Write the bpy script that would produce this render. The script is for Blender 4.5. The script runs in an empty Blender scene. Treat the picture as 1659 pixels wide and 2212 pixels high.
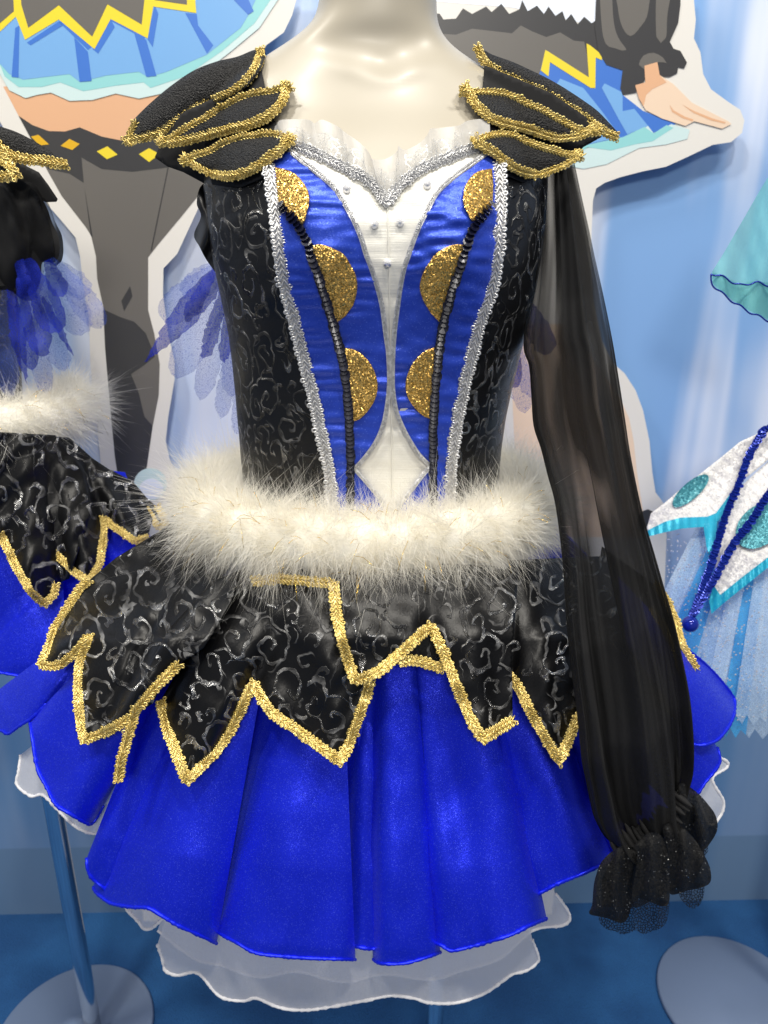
import bpy, math, random
import numpy as np
from mathutils import Vector, geometry
from mathutils.bvhtree import BVHTree

random.seed(7)
rng = np.random.default_rng(7)
scene = bpy.context.scene
COL = scene.collection

# ------------------------------------------------------------------ camera
W_, H_ = 1659.0, 2212.0          # the photograph was measured on a 1659 x 2212 grid
FOC = 1620.0
PITCH = math.radians(19.5)
CZ = 1.35
cd = bpy.data.cameras.new('camera')
cam = bpy.data.objects.new('camera', cd)
COL.objects.link(cam)
cam.location = (0, 0, CZ)
cam.rotation_euler = (math.pi / 2 - PITCH, 0, 0)
cd.sensor_fit = 'AUTO'
cd.sensor_width = 36.0
cd.lens = FOC / H_ * 36.0
cd.clip_start = 0.02
cd.clip_end = 50
cd.dof.use_dof = True
cd.dof.focus_distance = 0.74
cd.dof.aperture_fstop = 7.0
scene.camera = cam

# ------------------------------------------------------------------ light
world = bpy.data.worlds.new('World')
scene.world = world
world.use_nodes = True
bg = world.node_tree.nodes['Background']
bg.inputs[0].default_value = (0.80, 0.86, 1.0, 1)
bg.inputs[1].default_value = 0.22


def spot(loc, target, power, size, col=(1, 0.95, 0.86)):
    l = bpy.data.lights.new('gallery_spot_or_fill', 'AREA')
    l.shape = 'DISK'
    l.size = size
    l.energy = power
    l.color = col
    o = bpy.data.objects.new('gallery_spot_or_fill', l)
    COL.objects.link(o)
    o.location = loc
    o.rotation_euler = (Vector(target) - Vector(loc)).to_track_quat('-Z', 'Y').to_euler()
    return o


spot((0.30, -0.45, 3.60), (0.0, 0.70, 1.0), 31, 0.20)
spot((-0.80, -0.25, 3.60), (-0.15, 0.75, 1.0), 30, 0.24)
spot((1.40, -0.15, 3.60), (0.3, 0.85, 1.0), 34, 0.50)
spot((-1.60, 0.25, 3.60), (-0.6, 1.1, 0.9), 28, 0.50)
spot((0.1, -1.9, 2.6), (0.0, 0.9, 0.9), 24, 0.50)  # frontal fill lamp, added to brighten the dress fronts

scene.view_settings.view_transform = 'Standard'
scene.view_settings.look = 'None'
scene.view_settings.exposure = 0.12
scene.view_settings.gamma = 1.0
scene.cycles.use_denoising = True
scene.cycles.max_bounces = 14
scene.cycles.diffuse_bounces = 10
scene.cycles.transparent_max_bounces = 40

# ------------------------------------------------------------------ projection helpers
CP, SP = math.cos(PITCH), math.sin(PITCH)


def rays(px):
    px = np.asarray(px, float).reshape(-1, 2)
    u = (px[:, 0] - W_ / 2) / FOC
    v = (px[:, 1] - H_ / 2) / FOC
    return np.stack([u, CP - v * SP, -SP - v * CP], 1)


def at_t(px, t):
    return np.array([0, 0, CZ]) + rays(px) * np.asarray(t).reshape(-1, 1)


def P(x, y, Y):
    d = rays([(x, y)])[0]
    return np.array([0, 0, CZ]) + d * (Y / d[1])


def proj(p):
    p = np.asarray(p, float).reshape(-1, 3) - np.array([0, 0, CZ])
    dep = p[:, 1] * CP - p[:, 2] * SP
    up = p[:, 1] * SP + p[:, 2] * CP
    return np.stack([W_ / 2 + FOC * p[:, 0] / dep, H_ / 2 - FOC * up / dep], 1)


def plane_map(Y, slope=0.0):
    """surface at depth Y (Y + slope * X)"""
    def f(px, off=0.0):
        d = rays(px)
        t = Y / (d[:, 1] - slope * d[:, 0])
        return t - off
    return f


def table(z, zs, vs):
    return np.interp(z, zs[::-1], vs[::-1])


def guide_map(Xc, Yc, zs, AL, AR, B, back=0.0):
    """nearest crossing with an elliptic cone that stands round (Xc, Yc)"""
    def g(X, z):
        a = np.where(X < Xc, table(z, zs, AL), table(z, zs, AR))
        b = table(z, zs, B)
        s = 1 - ((X - Xc) / a) ** 2
        s = 0.5 * (s + np.sqrt(s * s + 0.02))
        return Yc + back - b * np.sqrt(np.maximum(s, 0))

    def f(px, off=0.0):
        d = rays(px)
        lo = np.full(len(d), 0.25)
        hi = (Yc + back + 0.05) / d[:, 1]
        for _ in range(34):
            m = (lo + hi) / 2
            X = d[:, 0] * m
            z = CZ + d[:, 2] * m
            ins = d[:, 1] * m > g(X, z)
            hi = np.where(ins, m, hi)
            lo = np.where(ins, lo, m)
        return hi - off
    return f


def sines(x, y, sx, sy, seed, n=5):
    """smooth pseudo noise in -1..1, sx / sy = feature size in px"""
    r = np.random.default_rng(seed)
    o = np.zeros_like(np.asarray(x, float))
    for i in range(n):
        a = r.uniform(-0.6, 0.6)
        k = r.uniform(0.6, 1.9)
        p = r.uniform(0, 6.28)
        o += np.sin(k * ((x / sx) * (1 - abs(a)) * 6.28 * 0.5 + a * 3.1 * x / sx + (y / sy) * 3.1 * r.choice([-1, 1])) + p)
    return o / n


def catmull(pts, step=5.0, closed=False):
    pts = [np.array(p, float) for p in pts]
    n = len(pts)
    out = []
    segs = n if closed else n - 1
    for i in range(segs):
        if closed:
            p0, p1, p2, p3 = pts[i - 1], pts[i], pts[(i + 1) % n], pts[(i + 2) % n]
        else:
            p0, p1, p2, p3 = pts[max(i - 1, 0)], pts[i], pts[i + 1], pts[min(i + 2, n - 1)]
        m = max(1, int(np.linalg.norm(p2 - p1) / step))
        for k in range(m):
            t = k / m
            out.append(0.5 * ((2 * p1) + (-p0 + p2) * t + (2 * p0 - 5 * p1 + 4 * p2 - p3) * t * t + (-p0 + 3 * p1 - 3 * p2 + p3) * t ** 3))
    if not closed:
        out.append(pts[-1])
    return [tuple(p) for p in out]


def straight(pts, step=5.0, closed=False):
    pts = [np.array(p, float) for p in pts]
    if closed:
        pts = pts + [pts[0]]
    out = []
    for a, b in zip(pts[:-1], pts[1:]):
        m = max(1, int(np.linalg.norm(b - a) / step))
        for k in range(m):
            out.append(tuple(a + (b - a) * k / m))
    if not closed:
        out.append(tuple(pts[-1]))
    return out


def inside(poly, pts):
    poly = np.asarray(poly)
    x, y = pts[:, 0], pts[:, 1]
    c = np.zeros(len(pts), bool)
    j = len(poly) - 1
    for i in range(len(poly)):
        xi, yi = poly[i]
        xj, yj = poly[j]
        if yi != yj:
            c ^= ((yi > y) != (yj > y)) & (x < (xj - xi) * (y - yi) / (yj - yi) + xi)
        j = i
    return c


def dist_to(poly, pts, closed=True):
    poly = np.asarray(poly, float)
    a = poly if closed else poly[:-1]
    b = np.roll(poly, -1, 0) if closed else poly[1:]
    best = np.full(len(pts), 1e9)
    for p, q in zip(a, b):
        d = q - p
        L = max(d @ d, 1e-9)
        t = np.clip(((pts - p) @ d) / L, 0, 1)
        best = np.minimum(best, np.hypot(*(pts - p - t[:, None] * d).T))
    return best


# ------------------------------------------------------------------ objects
def tag(o, label=None, cat=None, group=None, kind=None):
    if label: o['label'] = label
    if cat: o['category'] = cat
    if group: o['group'] = group
    if kind: o['kind'] = kind
    return o


def empty(name, loc=(0, 0, 0)):
    o = bpy.data.objects.new(name, None)
    o.empty_display_size = 0.1
    COL.objects.link(o)
    o.location = loc
    return o


def mesh_obj(name, verts, faces, mat, parent=None, uv=None, smooth=True, kind=None):
    me = bpy.data.meshes.new(name)
    v = np.asarray(verts, float)
    if parent is not None:
        base = parent
        off = np.zeros(3)
        while base is not None:
            off += np.array(base.location)
            base = base.parent
        v = v - off
    me.from_pydata(v.tolist(), [], faces if isinstance(faces, list) else faces.tolist())
    if uv is not None:
        uv = np.asarray(uv, float)
        lay = me.uv_layers.new(name='UVMap')
        idx = np.empty(len(me.loops), np.int32)
        me.loops.foreach_get('vertex_index', idx)
        lay.data.foreach_set('uv', uv[idx].astype(np.float32).ravel())
    if smooth:
        me.polygons.foreach_set('use_smooth', np.ones(len(me.polygons), bool))
    me.materials.append(mat)
    me.update()
    o = bpy.data.objects.new(name, me)
    COL.objects.link(o)
    if parent is not None:
        o.parent = parent
    if kind: o['kind'] = kind
    return o


PXM = 1.0 / 1950.0


def patch(name, outline, mapper, mat, parent=None, spacing=7.0, off=0.0, offf=None, thick=0.0, uvrot=0.0, flat=False):
    """a piece of cloth or board cut to an outline and laid on a guide surface"""
    out = np.array(outline, float)
    keep = np.linalg.norm(out - np.roll(out, 1, 0), axis=1) > 0.6
    out = out[keep]
    if 0.5 * np.sum(out[:, 0] * np.roll(out[:, 1], -1) - np.roll(out[:, 0], -1) * out[:, 1]) < 0:
        out = out[::-1]
    x0, y0 = out.min(0)
    x1, y1 = out.max(0)
    gx = np.arange(x0 + spacing * 0.5, x1, spacing)
    gy = np.arange(y0 + spacing * 0.5, y1, spacing * 0.87)
    X, Y = np.meshgrid(gx, gy)
    X = X + (np.arange(len(gy)) % 2)[:, None] * spacing * 0.5
    pts = np.stack([X.ravel(), Y.ravel()], 1)
    if len(pts):
        pts = pts[inside(out, pts)]
    if len(pts):
        pts = pts[dist_to(out, pts) > spacing * 0.45]
    n = len(out)
    allp = np.vstack([out, pts]) if len(pts) else out
    res = geometry.delaunay_2d_cdt([Vector(p) for p in allp], [], [list(range(n))], 1, 1e-4)
    vco = np.array([tuple(p) for p in res[0]])
    faces = [list(f) for f in res[2]]
    o2 = np.full(len(vco), off, float)
    if offf is not None:
        o2 = o2 + offf(vco[:, 0], vco[:, 1])
    t = mapper(vco, o2)
    v3 = at_t(vco, t)
    # face the camera
    f0 = faces[0]
    nn = np.cross(v3[f0[1]] - v3[f0[0]], v3[f0[2]] - v3[f0[0]])
    if nn @ (v3[f0[0]] - np.array([0, 0, CZ])) > 0:
        faces = [f[::-1] for f in faces]
    c, s = math.cos(uvrot), math.sin(uvrot)
    uv = np.stack([(vco[:, 0] * c - vco[:, 1] * s), -(vco[:, 0] * s + vco[:, 1] * c)], 1) * PXM
    if thick > 0:
        d = rays(vco)
        d /= np.linalg.norm(d, axis=1)[:, None]
        nv = len(v3)
        edges = {}
        for f in faces:
            for a, b in zip(f, f[1:] + f[:1]):
                k = (min(a, b), max(a, b))
                edges.setdefault(k, []).append((a, b))
        side = [[b, a, a + nv, b + nv] for k, l in edges.items() if len(l) == 1 for a, b in l]
        v3 = np.vstack([v3, v3 + d * thick])
        uv = np.vstack([uv, uv])
        faces = faces + [[i + nv for i in f[::-1]] for f in faces] + side
    return mesh_obj(name, v3, faces, mat, parent, uv, smooth=not flat)


def path3d(px, mapper, off):
    px = np.array(px, float)
    return at_t(px, mapper(px, np.full(len(px), off)))


def resample3(pts, step):
    pts = np.asarray(pts)
    L = np.r_[0, np.cumsum(np.linalg.norm(np.diff(pts, axis=0), axis=1))]
    n = max(2, int(L[-1] / step) + 1)
    s = np.linspace(0, L[-1], n)
    return np.stack([np.interp(s, L, pts[:, i]) for i in range(3)], 1)


def frames(pts, nrm=None):
    T = np.gradient(pts, axis=0)
    T /= np.linalg.norm(T, axis=1)[:, None] + 1e-12
    if nrm is None:
        N = np.array([0, 0, CZ]) - pts
    else:
        N = np.broadcast_to(np.asarray(nrm, float), pts.shape).copy()
    N = N - (N * T).sum(1)[:, None] * T
    N /= np.linalg.norm(N, axis=1)[:, None] + 1e-12
    B = np.cross(T, N)
    return T, N, B


def ring_template(ra, rb, r, nu=8, nv=4):
    v, f = [], []
    for i in range(nu):
        a = 2 * math.pi * i / nu
        for j in range(nv):
            b = 2 * math.pi * j / nv
            v.append((math.cos(a) * (ra + r * math.cos(b)), math.sin(a) * (rb + r * math.cos(b)), r * math.sin(b)))
            f.append([i * nv + j, ((i + 1) % nu) * nv + j, ((i + 1) % nu) * nv + (j + 1) % nv, i * nv + (j + 1) % nv])
    return np.array(v), np.array(f)


def bar_template(p, q, r, n=5):
    p, q = np.array(p, float), np.array(q, float)
    d = q - p
    d /= np.linalg.norm(d)
    u = np.cross(d, (0, 0, 1.0))
    if np.linalg.norm(u) < 1e-6: u = np.array([1.0, 0, 0])
    u /= np.linalg.norm(u)
    w = np.cross(d, u)
    v, f = [], []
    prof = [(0.0, 0.25), (0.3, 1.0), (0.7, 1.0), (1.0, 0.25)]
    for s, k in prof:
        for j in range(n):
            a = 2 * math.pi * j / n
            v.append(p + (q - p) * s + r * k * (math.cos(a) * u + math.sin(a) * w))
    for i in range(len(prof) - 1):
        for j in range(n):
            f.append([i * n + j, i * n + (j + 1) % n, (i + 1) * n + (j + 1) % n, (i + 1) * n + j])
    return np.array(v), np.array(f)


def stamp(pts, T, N, B, tmpls, jit=0.0, seed=1):
    r = np.random.default_rng(seed)
    VS, FS = [], []
    base = 0
    for tv, tf in tmpls:
        k = len(tv)
        J = r.normal(0, jit, (len(pts), 3)) if jit else np.zeros((len(pts), 3))
        sc = 1 + (r.normal(0, 0.10, len(pts)) if jit else np.zeros(len(pts)))
        loc = tv[None] * sc[:, None, None]
        V = pts[:, None] + J[:, None] + loc[..., 0:1] * T[:, None] + loc[..., 1:2] * B[:, None] + loc[..., 2:3] * N[:, None]
        F = tf[None] + (base + np.arange(len(pts)) * k)[:, None, None]
        VS.append(V.reshape(-1, 3))
        FS.append(F.reshape(-1, tf.shape[1]))
        base += len(pts) * k
    return VS, FS


def braid(name, pts, w, mat, parent, nrm=None, loops=True, seed=1):
    """looped gimp braid: a ribbon core, a herringbone down the middle and loops on both sides"""
    p = w * 0.37
    q = resample3(pts, p)
    T, N, B = frames(q, nrm)
    q = q + N * w * 0.05
    tm = []
    if loops:
        for s in (1, -1):
            rv, rf = ring_template(w * 0.115, w * 0.135, w * 0.062, 8, 4)
            rv = rv + np.array([s * p * 0.25, s * w * 0.32, w * 0.03])
            tm.append((rv, rf))
    for s in (1, -1):
        tm.append(bar_template((-p * 0.5, 0, w * 0.10), (p * 0.9, s * w * 0.27, w * 0.04), w * 0.075, 4))
    VS, FS = stamp(q, T, N, B, tm, w * 0.010, seed)
    V = np.vstack(VS)
    F = [list(map(int, f)) for fs in FS for f in fs]
    nb = len(V)
    hw = w * 0.40
    rib = np.vstack([q - B * hw - N * w * 0.02, q + B * hw - N * w * 0.02])
    n = len(q)
    F += [[nb + i, nb + i + 1, nb + n + i + 1, nb + n + i] for i in range(n - 1)]
    V = np.vstack([V, rib])
    return mesh_obj(name, V, F, mat, parent)


def tube(name, pts, rad, mat, parent, n=7, closed=False, bump=0.0, seed=1, make=True):
    pts = np.asarray(pts, float)
    T, N, B = frames(pts)
    rad = np.broadcast_to(np.asarray(rad, float), (len(pts),)).copy()
    if bump:
        rad = rad * (1 + np.random.default_rng(seed).normal(0, bump, len(pts)))
    a = np.arange(n) * 2 * math.pi / n
    V = pts[:, None] + rad[:, None, None] * (np.cos(a)[None, :, None] * B[:, None] + np.sin(a)[None, :, None] * N[:, None])
    F = []
    for i in range(len(pts) - 1):
        for j in range(n):
            F.append([i * n + j, i * n + (j + 1) % n, (i + 1) * n + (j + 1) % n, (i + 1) * n + j])
    F.append(list(range(n))[::-1])
    F.append([(len(pts) - 1) * n + j for j in range(n)])
    V = V.reshape(-1, 3)
    if not make: return V, F
    return mesh_obj(name, V, F, mat, parent)


def lathe(name, prof, mat, parent, centre, n=48):
    """prof: list of (radius, z)"""
    a = np.arange(n) * 2 * math.pi / n
    V, F = [], []
    for r, z in prof:
        for t in a:
            V.append((centre[0] + r * math.cos(t), centre[1] + r * math.sin(t), z))
    for i in range(len(prof) - 1):
        for j in range(n):
            F.append([i * n + j, i * n + (j + 1) % n, (i + 1) * n + (j + 1) % n, (i + 1) * n + j])
    F.append(list(range(n))[::-1])
    F.append([(len(prof) - 1) * n + j for j in range(n)])
    UV = [(t * max(r, 0.08), z) for r, z in prof for t in a]
    return mesh_obj(name, V, F, mat, parent, UV)


# ------------------------------------------------------------------ materials
class Nodes:
    def __init__(s, name):
        s.m = bpy.data.materials.new(name)
        s.m.use_nodes = True
        s.t = s.m.node_tree
        s.b = s.t.nodes['Principled BSDF']
        s.out = s.t.nodes['Material Output']

    def n(s, typ, **kw):
        x = s.t.nodes.new(typ)
        for k, v in kw.items():
            setattr(x, k, v)
        return x

    def l(s, a, b):
        s.t.links.new(a, b)

    def math(s, op, a, b=None, c=None):
        x = s.n('ShaderNodeMath', operation=op)
        for i, v in enumerate((a, b, c)):
            if v is None: continue
            if isinstance(v, (int, float)): x.inputs[i].default_value = v
            else: s.l(v, x.inputs[i])
        return x.outputs[0]

    def vmath(s, op, a, b=None, sc=None):
        x = s.n('ShaderNodeVectorMath', operation=op)
        for i, v in enumerate((a, b)):
            if v is None: continue
            if isinstance(v, (tuple, list)): x.inputs[i].default_value = v
            else: s.l(v, x.inputs[i])
        if sc is not None: x.inputs['Scale'].default_value = sc
        return x.outputs['Value' if op in ('LENGTH', 'DOT_PRODUCT') else 'Vector']

    def mapr(s, v, a, b, c=0.0, d=1.0, smooth=True):
        x = s.n('ShaderNodeMapRange', interpolation_type='SMOOTHSTEP' if smooth else 'LINEAR')
        s.l(v, x.inputs[0])
        for i, q in enumerate((a, b, c, d)): x.inputs[i + 1].default_value = q
        return x.outputs[0]

    def mix(s, f, a, b):
        x = s.n('ShaderNodeMix', data_type='RGBA')
        if isinstance(f, (int, float)): x.inputs[0].default_value = f
        else: s.l(f, x.inputs[0])
        for i, v in ((6, a), (7, b)):
            if isinstance(v, (tuple, list)): x.inputs[i].default_value = (*v[:3], 1)
            else: s.l(v, x.inputs[i])
        return x.outputs[2]

    def uv(s):
        return s.n('ShaderNodeTexCoord').outputs['UV']

    def obj(s):
        return s.n('ShaderNodeTexCoord').outputs['Object']

    def scaled(s, v, sc):
        x = s.n('ShaderNodeMapping')
        s.l(v, x.inputs[0])
        x.inputs['Scale'].default_value = sc
        return x.outputs[0]

    def noise(s, v, scale, detail=2.0, rough=0.5, dist=0.0):
        x = s.n('ShaderNodeTexNoise')
        if v is not None: s.l(v, x.inputs['Vector'])
        x.inputs['Scale'].default_value = scale
        x.inputs['Detail'].default_value = detail
        x.inputs['Roughness'].default_value = rough
        x.inputs['Distortion'].default_value = dist
        return x

    def bump(s, h, dist, strength=1.0, normal=None):
        x = s.n('ShaderNodeBump')
        s.l(h, x.inputs['Height'])
        x.inputs['Distance'].default_value = dist
        x.inputs['Strength'].default_value = strength
        if normal is not None: s.l(normal, x.inputs['Normal'])
        return x.outputs[0]

    def set(s, **kw):
        for k, v in kw.items():
            k = k.replace('_', ' ')
            i = s.b.inputs[k]
            if isinstance(v, (int, float)): i.default_value = v
            elif isinstance(v, (tuple, list)): i.default_value = (*v[:3], 1) if len(i.default_value) == 4 else v
            else: s.l(v, i)
        return s

    def glint(s, vec, scale, amount, rnd_out=False):
        """small cloth facets: every cell leans its own way"""
        vo = s.n('ShaderNodeTexVoronoi')
        s.l(vec, vo.inputs['Vector'])
        vo.inputs['Scale'].default_value = scale
        d = s.vmath('SUBTRACT', vo.outputs['Color'], (0.5, 0.5, 0.5))
        if isinstance(amount, (int, float)):
            d = s.vmath('SCALE', d, sc=amount)
        else:
            x = s.n('ShaderNodeVectorMath', operation='SCALE')
            s.l(d, x.inputs[0])
            s.l(amount, x.inputs['Scale'])
            d = x.outputs[0]
        g = s.n('ShaderNodeNewGeometry')
        nn = s.vmath('NORMALIZE', s.vmath('ADD', g.outputs['Normal'], d))
        return (nn, vo) if rnd_out else nn


def m_plain(name, col, rough=0.5, metal=0.0, **kw):
    k = Nodes(name)
    k.set(Base_Color=col, Roughness=rough, Metallic=metal, **kw)
    return k.m


def m_mannequin():
    k = Nodes('mannequin_plastic')
    n = k.noise(k.obj(), 9, 3)
    k.set(Base_Color=k.mix(n.outputs[0], (0.385, 0.350, 0.280), (0.42, 0.385, 0.315)), Roughness=0.40, Coat_Weight=0.06, Coat_Roughness=0.18)
    return k.m


def m_jacquard(name='black_jacquard', scale=34.0, shine=0.5, thread=0.16):
    """black satin ground with woven scrolls of a shinier thread in two sizes"""
    k = Nodes(name)
    uv = k.uv()
    w = k.noise(uv, 40, 2)
    d = k.vmath('SCALE', k.vmath('SUBTRACT', w.outputs['Color'], (0.5, 0.5, 0.5)), sc=0.024)
    wuv = k.vmath('ADD', uv, d)

    def scrolls(sc, turns, wid, reach, shift):
        p = k.vmath('ADD', k.scaled(wuv, (sc, sc * 0.75, 0)), (shift, shift * 1.7, 0))
        vo = k.n('ShaderNodeTexVoronoi', voronoi_dimensions='2D')
        k.l(p, vo.inputs['Vector'])
        vo.inputs['Scale'].default_value = 1.0
        vo.inputs['Randomness'].default_value = 0.95
        loc = k.vmath('SUBTRACT', p, vo.outputs['Position'])
        sep = k.n('ShaderNodeSeparateXYZ')
        k.l(loc, sep.inputs[0])
        r = k.vmath('LENGTH', loc)
        ang = k.math('DIVIDE', k.math('ARCTAN2', sep.outputs[1], sep.outputs[0]), 6.2832)
        cc = k.n('ShaderNodeSeparateColor')
        k.l(vo.outputs['Color'], cc.inputs[0])
        sgn = k.math('SUBTRACT', k.math('MULTIPLY', k.math('GREATER_THAN', cc.outputs[1], 0.5), 2.0), 1.0)
        ph = k.math('ADD', k.math('MULTIPLY', ang, sgn), k.math('ADD', k.math('MULTIPLY', r, turns), cc.outputs[0]))
        fr = k.math('ABSOLUTE', k.math('SUBTRACT', k.math('FRACT', ph), 0.5))
        m = k.mapr(fr, wid, wid + 0.05, 1.0, 0.0)
        return k.math('MULTIPLY', m, k.mapr(r, reach, reach + 0.12, 1.0, 0.0)), r

    m1, r1 = scrolls(scale, 3.0, 0.085, 0.46, 0.0)
    m2, r2 = scrolls(scale * 1.75, 1.6, 0.11, 0.34, 3.37)
    m2 = k.math('MULTIPLY', m2, k.mapr(r1, 0.30, 0.42, 0.0, 1.0))
    fade = k.mapr(k.noise(uv, 24, 2).outputs[0], 0.36, 0.60, 0.30, 1.0)
    mask = k.math('MULTIPLY', k.math('MAXIMUM', m1, m2), fade)
    fine = k.n('ShaderNodeTexWave', wave_type='BANDS')
    k.l(uv, fine.inputs['Vector'])
    fine.inputs['Scale'].default_value = 380
    fine.inputs['Distortion'].default_value = 1.5
    h = k.math('ADD', mask, k.math('MULTIPLY', k.math('MULTIPLY', fine.outputs[0], mask), 0.35))
    gl = k.glint(uv, 800, k.mapr(mask, 0, 1, 0.09, 0.9))
    bmp = k.bump(h, 0.0018, 0.9, gl)
    k.set(Base_Color=k.mix(mask, (0.0028, 0.0028, 0.0033), k.mix(k.mapr(k.noise(uv, 60, 2).outputs[0], 0.42, 0.66), (thread * 0.35, thread * 0.35, thread * 0.36), (thread * 1.8, thread * 1.8, thread * 1.8))),  # noise brightens the thread in patches, painting uneven glints into its colour
          Roughness=k.mapr(mask, 0, 1, 0.38, 0.22), Normal=bmp, Metallic=k.math('MULTIPLY', mask, 0.9))
    k.b.inputs['Specular IOR Level'].default_value = shine
    return k.m


def m_satin(name, col, hi, rough=0.36, glint=0.16, gscale=900, metal=0.25, sheen=0.0):
    k = Nodes(name)
    uv = k.uv()
    nn, vo = k.glint(uv, gscale, glint, True)
    big = k.noise(uv, 35, 2)
    sp = k.n('ShaderNodeSeparateColor')
    k.l(vo.outputs['Color'], sp.inputs[0])
    f = k.math('MULTIPLY', k.mapr(sp.outputs[2], 0.93, 1.0), 0.28)  # scattered paler cells: sparkle painted into the cloth colour
    c = k.mix(f, col, hi)
    c = k.mix(k.math('MULTIPLY', big.outputs[0], 0.25), c, tuple(x * 0.6 for x in col))
    bmp = k.bump(k.noise(k.scaled(uv, (1, 0.35, 1)), 60, 3).outputs[0], 0.0012, 0.35, nn)
    k.set(Base_Color=c, Roughness=rough, Metallic=metal, Normal=bmp)
    k.b.inputs['Specular IOR Level'].default_value = 0.6
    k.b.inputs['Sheen Weight'].default_value = sheen
    k.b.inputs['Sheen Roughness'].default_value = 0.35
    k.b.inputs['Sheen Tint'].default_value = (0.45, 0.55, 1.0, 1)
    k.b.inputs['Coat Weight'].default_value = sheen * 0.6
    k.b.inputs['Coat Roughness'].default_value = 0.38
    if sheen: k.l(bmp, k.b.inputs['Coat Normal'])
    k.b.inputs['Specular Tint'].default_value = (*[min(1, x * 0.6 + 0.45) for x in hi], 1)
    return k.m


def m_white_satin():
    k = Nodes('ivory_satin')
    uv = k.uv()
    slub = k.noise(k.scaled(uv, (20, 700, 1)), 1.0, 3)
    nn = k.glint(uv, 1000, 0.08)
    k.set(Base_Color=k.mix(slub.outputs[0], (0.80, 0.78, 0.70), (0.88, 0.865, 0.80)), Roughness=0.36,
          Normal=k.bump(slub.outputs[0], 0.0006, 0.5, nn), Metallic=0.08)
    return k.m


def m_glitter():
    k = Nodes('gold_glitter')
    uv = k.uv()
    nn, vo = k.glint(uv, 850, 1.15, True)
    sp = k.n('ShaderNodeSeparateColor')
    k.l(vo.outputs['Color'], sp.inputs[0])
    c = k.mix(sp.outputs[0], (0.38, 0.205, 0.035), (0.95, 0.64, 0.20))
    k.set(Base_Color=c, Metallic=0.85, Roughness=k.mapr(sp.outputs[1], 0, 1, 0.22, 0.5), Normal=nn)
    return k.m


def m_metal_thread(name, a, b, rough=0.30):
    k = Nodes(name)
    g = k.obj()
    nn, vo = k.glint(g, 420, 0.16, True)
    sp = k.n('ShaderNodeSeparateColor')
    k.l(vo.outputs['Color'], sp.inputs[0])
    k.set(Base_Color=k.mix(sp.outputs[0], a, b), Metallic=0.62, Roughness=rough, Normal=nn)
    return k.m


def m_sheer(name, col, alpha, streak=0.0, rough=0.6, net=0.0, sheen=0.0, transl=0.0):
    """thin see-through cloth: part of the surface is holes between threads"""
    k = Nodes(name)
    uv = k.uv()
    a = None
    if streak:
        n = k.noise(k.scaled(uv, (22, 2.6, 1)), 1.0, 2.0, 0.5, 0.5)
        a = k.mapr(n.outputs[0], 0.40, 0.56, alpha - streak, min(1.0, alpha + streak * 0.4))
        sy = k.n('ShaderNodeSeparateXYZ')
        k.l(uv, sy.inputs[0])
        a = k.math('MAXIMUM', a, k.mapr(sy.outputs[1], 0.30, 0.60, 0.0, 0.94))
    if net:
        v = k.n('ShaderNodeTexVoronoi', feature='DISTANCE_TO_EDGE')
        k.l(uv, v.inputs['Vector'])
        v.inputs['Scale'].default_value = net
        a = k.mapr(v.outputs['Distance'], 0.02, 0.10, min(1, alpha + 0.3), alpha)
    nn = k.glint(uv, 1200, 0.2)
    k.set(Base_Color=col, Roughness=rough, Normal=nn)
    k.b.inputs['Sheen Weight'].default_value = sheen
    k.b.inputs['Specular IOR Level'].default_value = 0.25
    if transl:
        k.b.inputs['Transmission Weight'].default_value = 0
        td = k.n('ShaderNodeBsdfTranslucent')
        td.inputs[0].default_value = (*col, 1)
        mx = k.n('ShaderNodeMixShader')
        mx.inputs[0].default_value = transl
        k.l(k.b.outputs[0], mx.inputs[1])
        k.l(td.outputs[0], mx.inputs[2])
        surf = mx.outputs[0]
    else:
        surf = k.b.outputs[0]
    tr = k.n('ShaderNodeBsdfTransparent')
    m2 = k.n('ShaderNodeMixShader')
    if a is None: m2.inputs[0].default_value = alpha
    else: k.l(a, m2.inputs[0])
    k.l(tr.outputs[0], m2.inputs[1])
    k.l(surf, m2.inputs[2])
    k.l(m2.outputs[0], k.out.inputs[0])
    return k.m


def m_lace(name, col, scale, base_alpha, thread=(0.02, 0.10), metal=0.0, rough=0.4):
    k = Nodes(name)
    uv = k.uv()
    d = k.vmath('SCALE', k.vmath('SUBTRACT', k.noise(uv, scale * 1.3, 2).outputs['Color'], (0.5, 0.5, 0.5)), sc=0.6 / scale)
    v = k.n('ShaderNodeTexVoronoi', feature='DISTANCE_TO_EDGE', voronoi_dimensions='2D')
    k.l(k.vmath('ADD', uv, d), v.inputs['Vector'])
    v.inputs['Scale'].default_value = scale
    v2 = k.n('ShaderNodeTexVoronoi', feature='DISTANCE_TO_EDGE', voronoi_dimensions='2D')
    k.l(uv, v2.inputs['Vector'])
    v2.inputs['Scale'].default_value = scale * 3.2
    t1 = k.mapr(v.outputs['Distance'], thread[0], thread[1], 1.0, 0.0)
    t2 = k.math('MULTIPLY', k.mapr(v2.outputs['Distance'], 0.03, 0.12, 1.0, 0.0), 0.6)
    a = k.math('MAXIMUM', k.math('MAXIMUM', t1, t2), base_alpha)
    k.set(Base_Color=col, Roughness=rough, Metallic=k.math('MULTIPLY', t1, metal), Normal=k.glint(uv, 1300, 0.5), Alpha=a)
    return k.m


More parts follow.
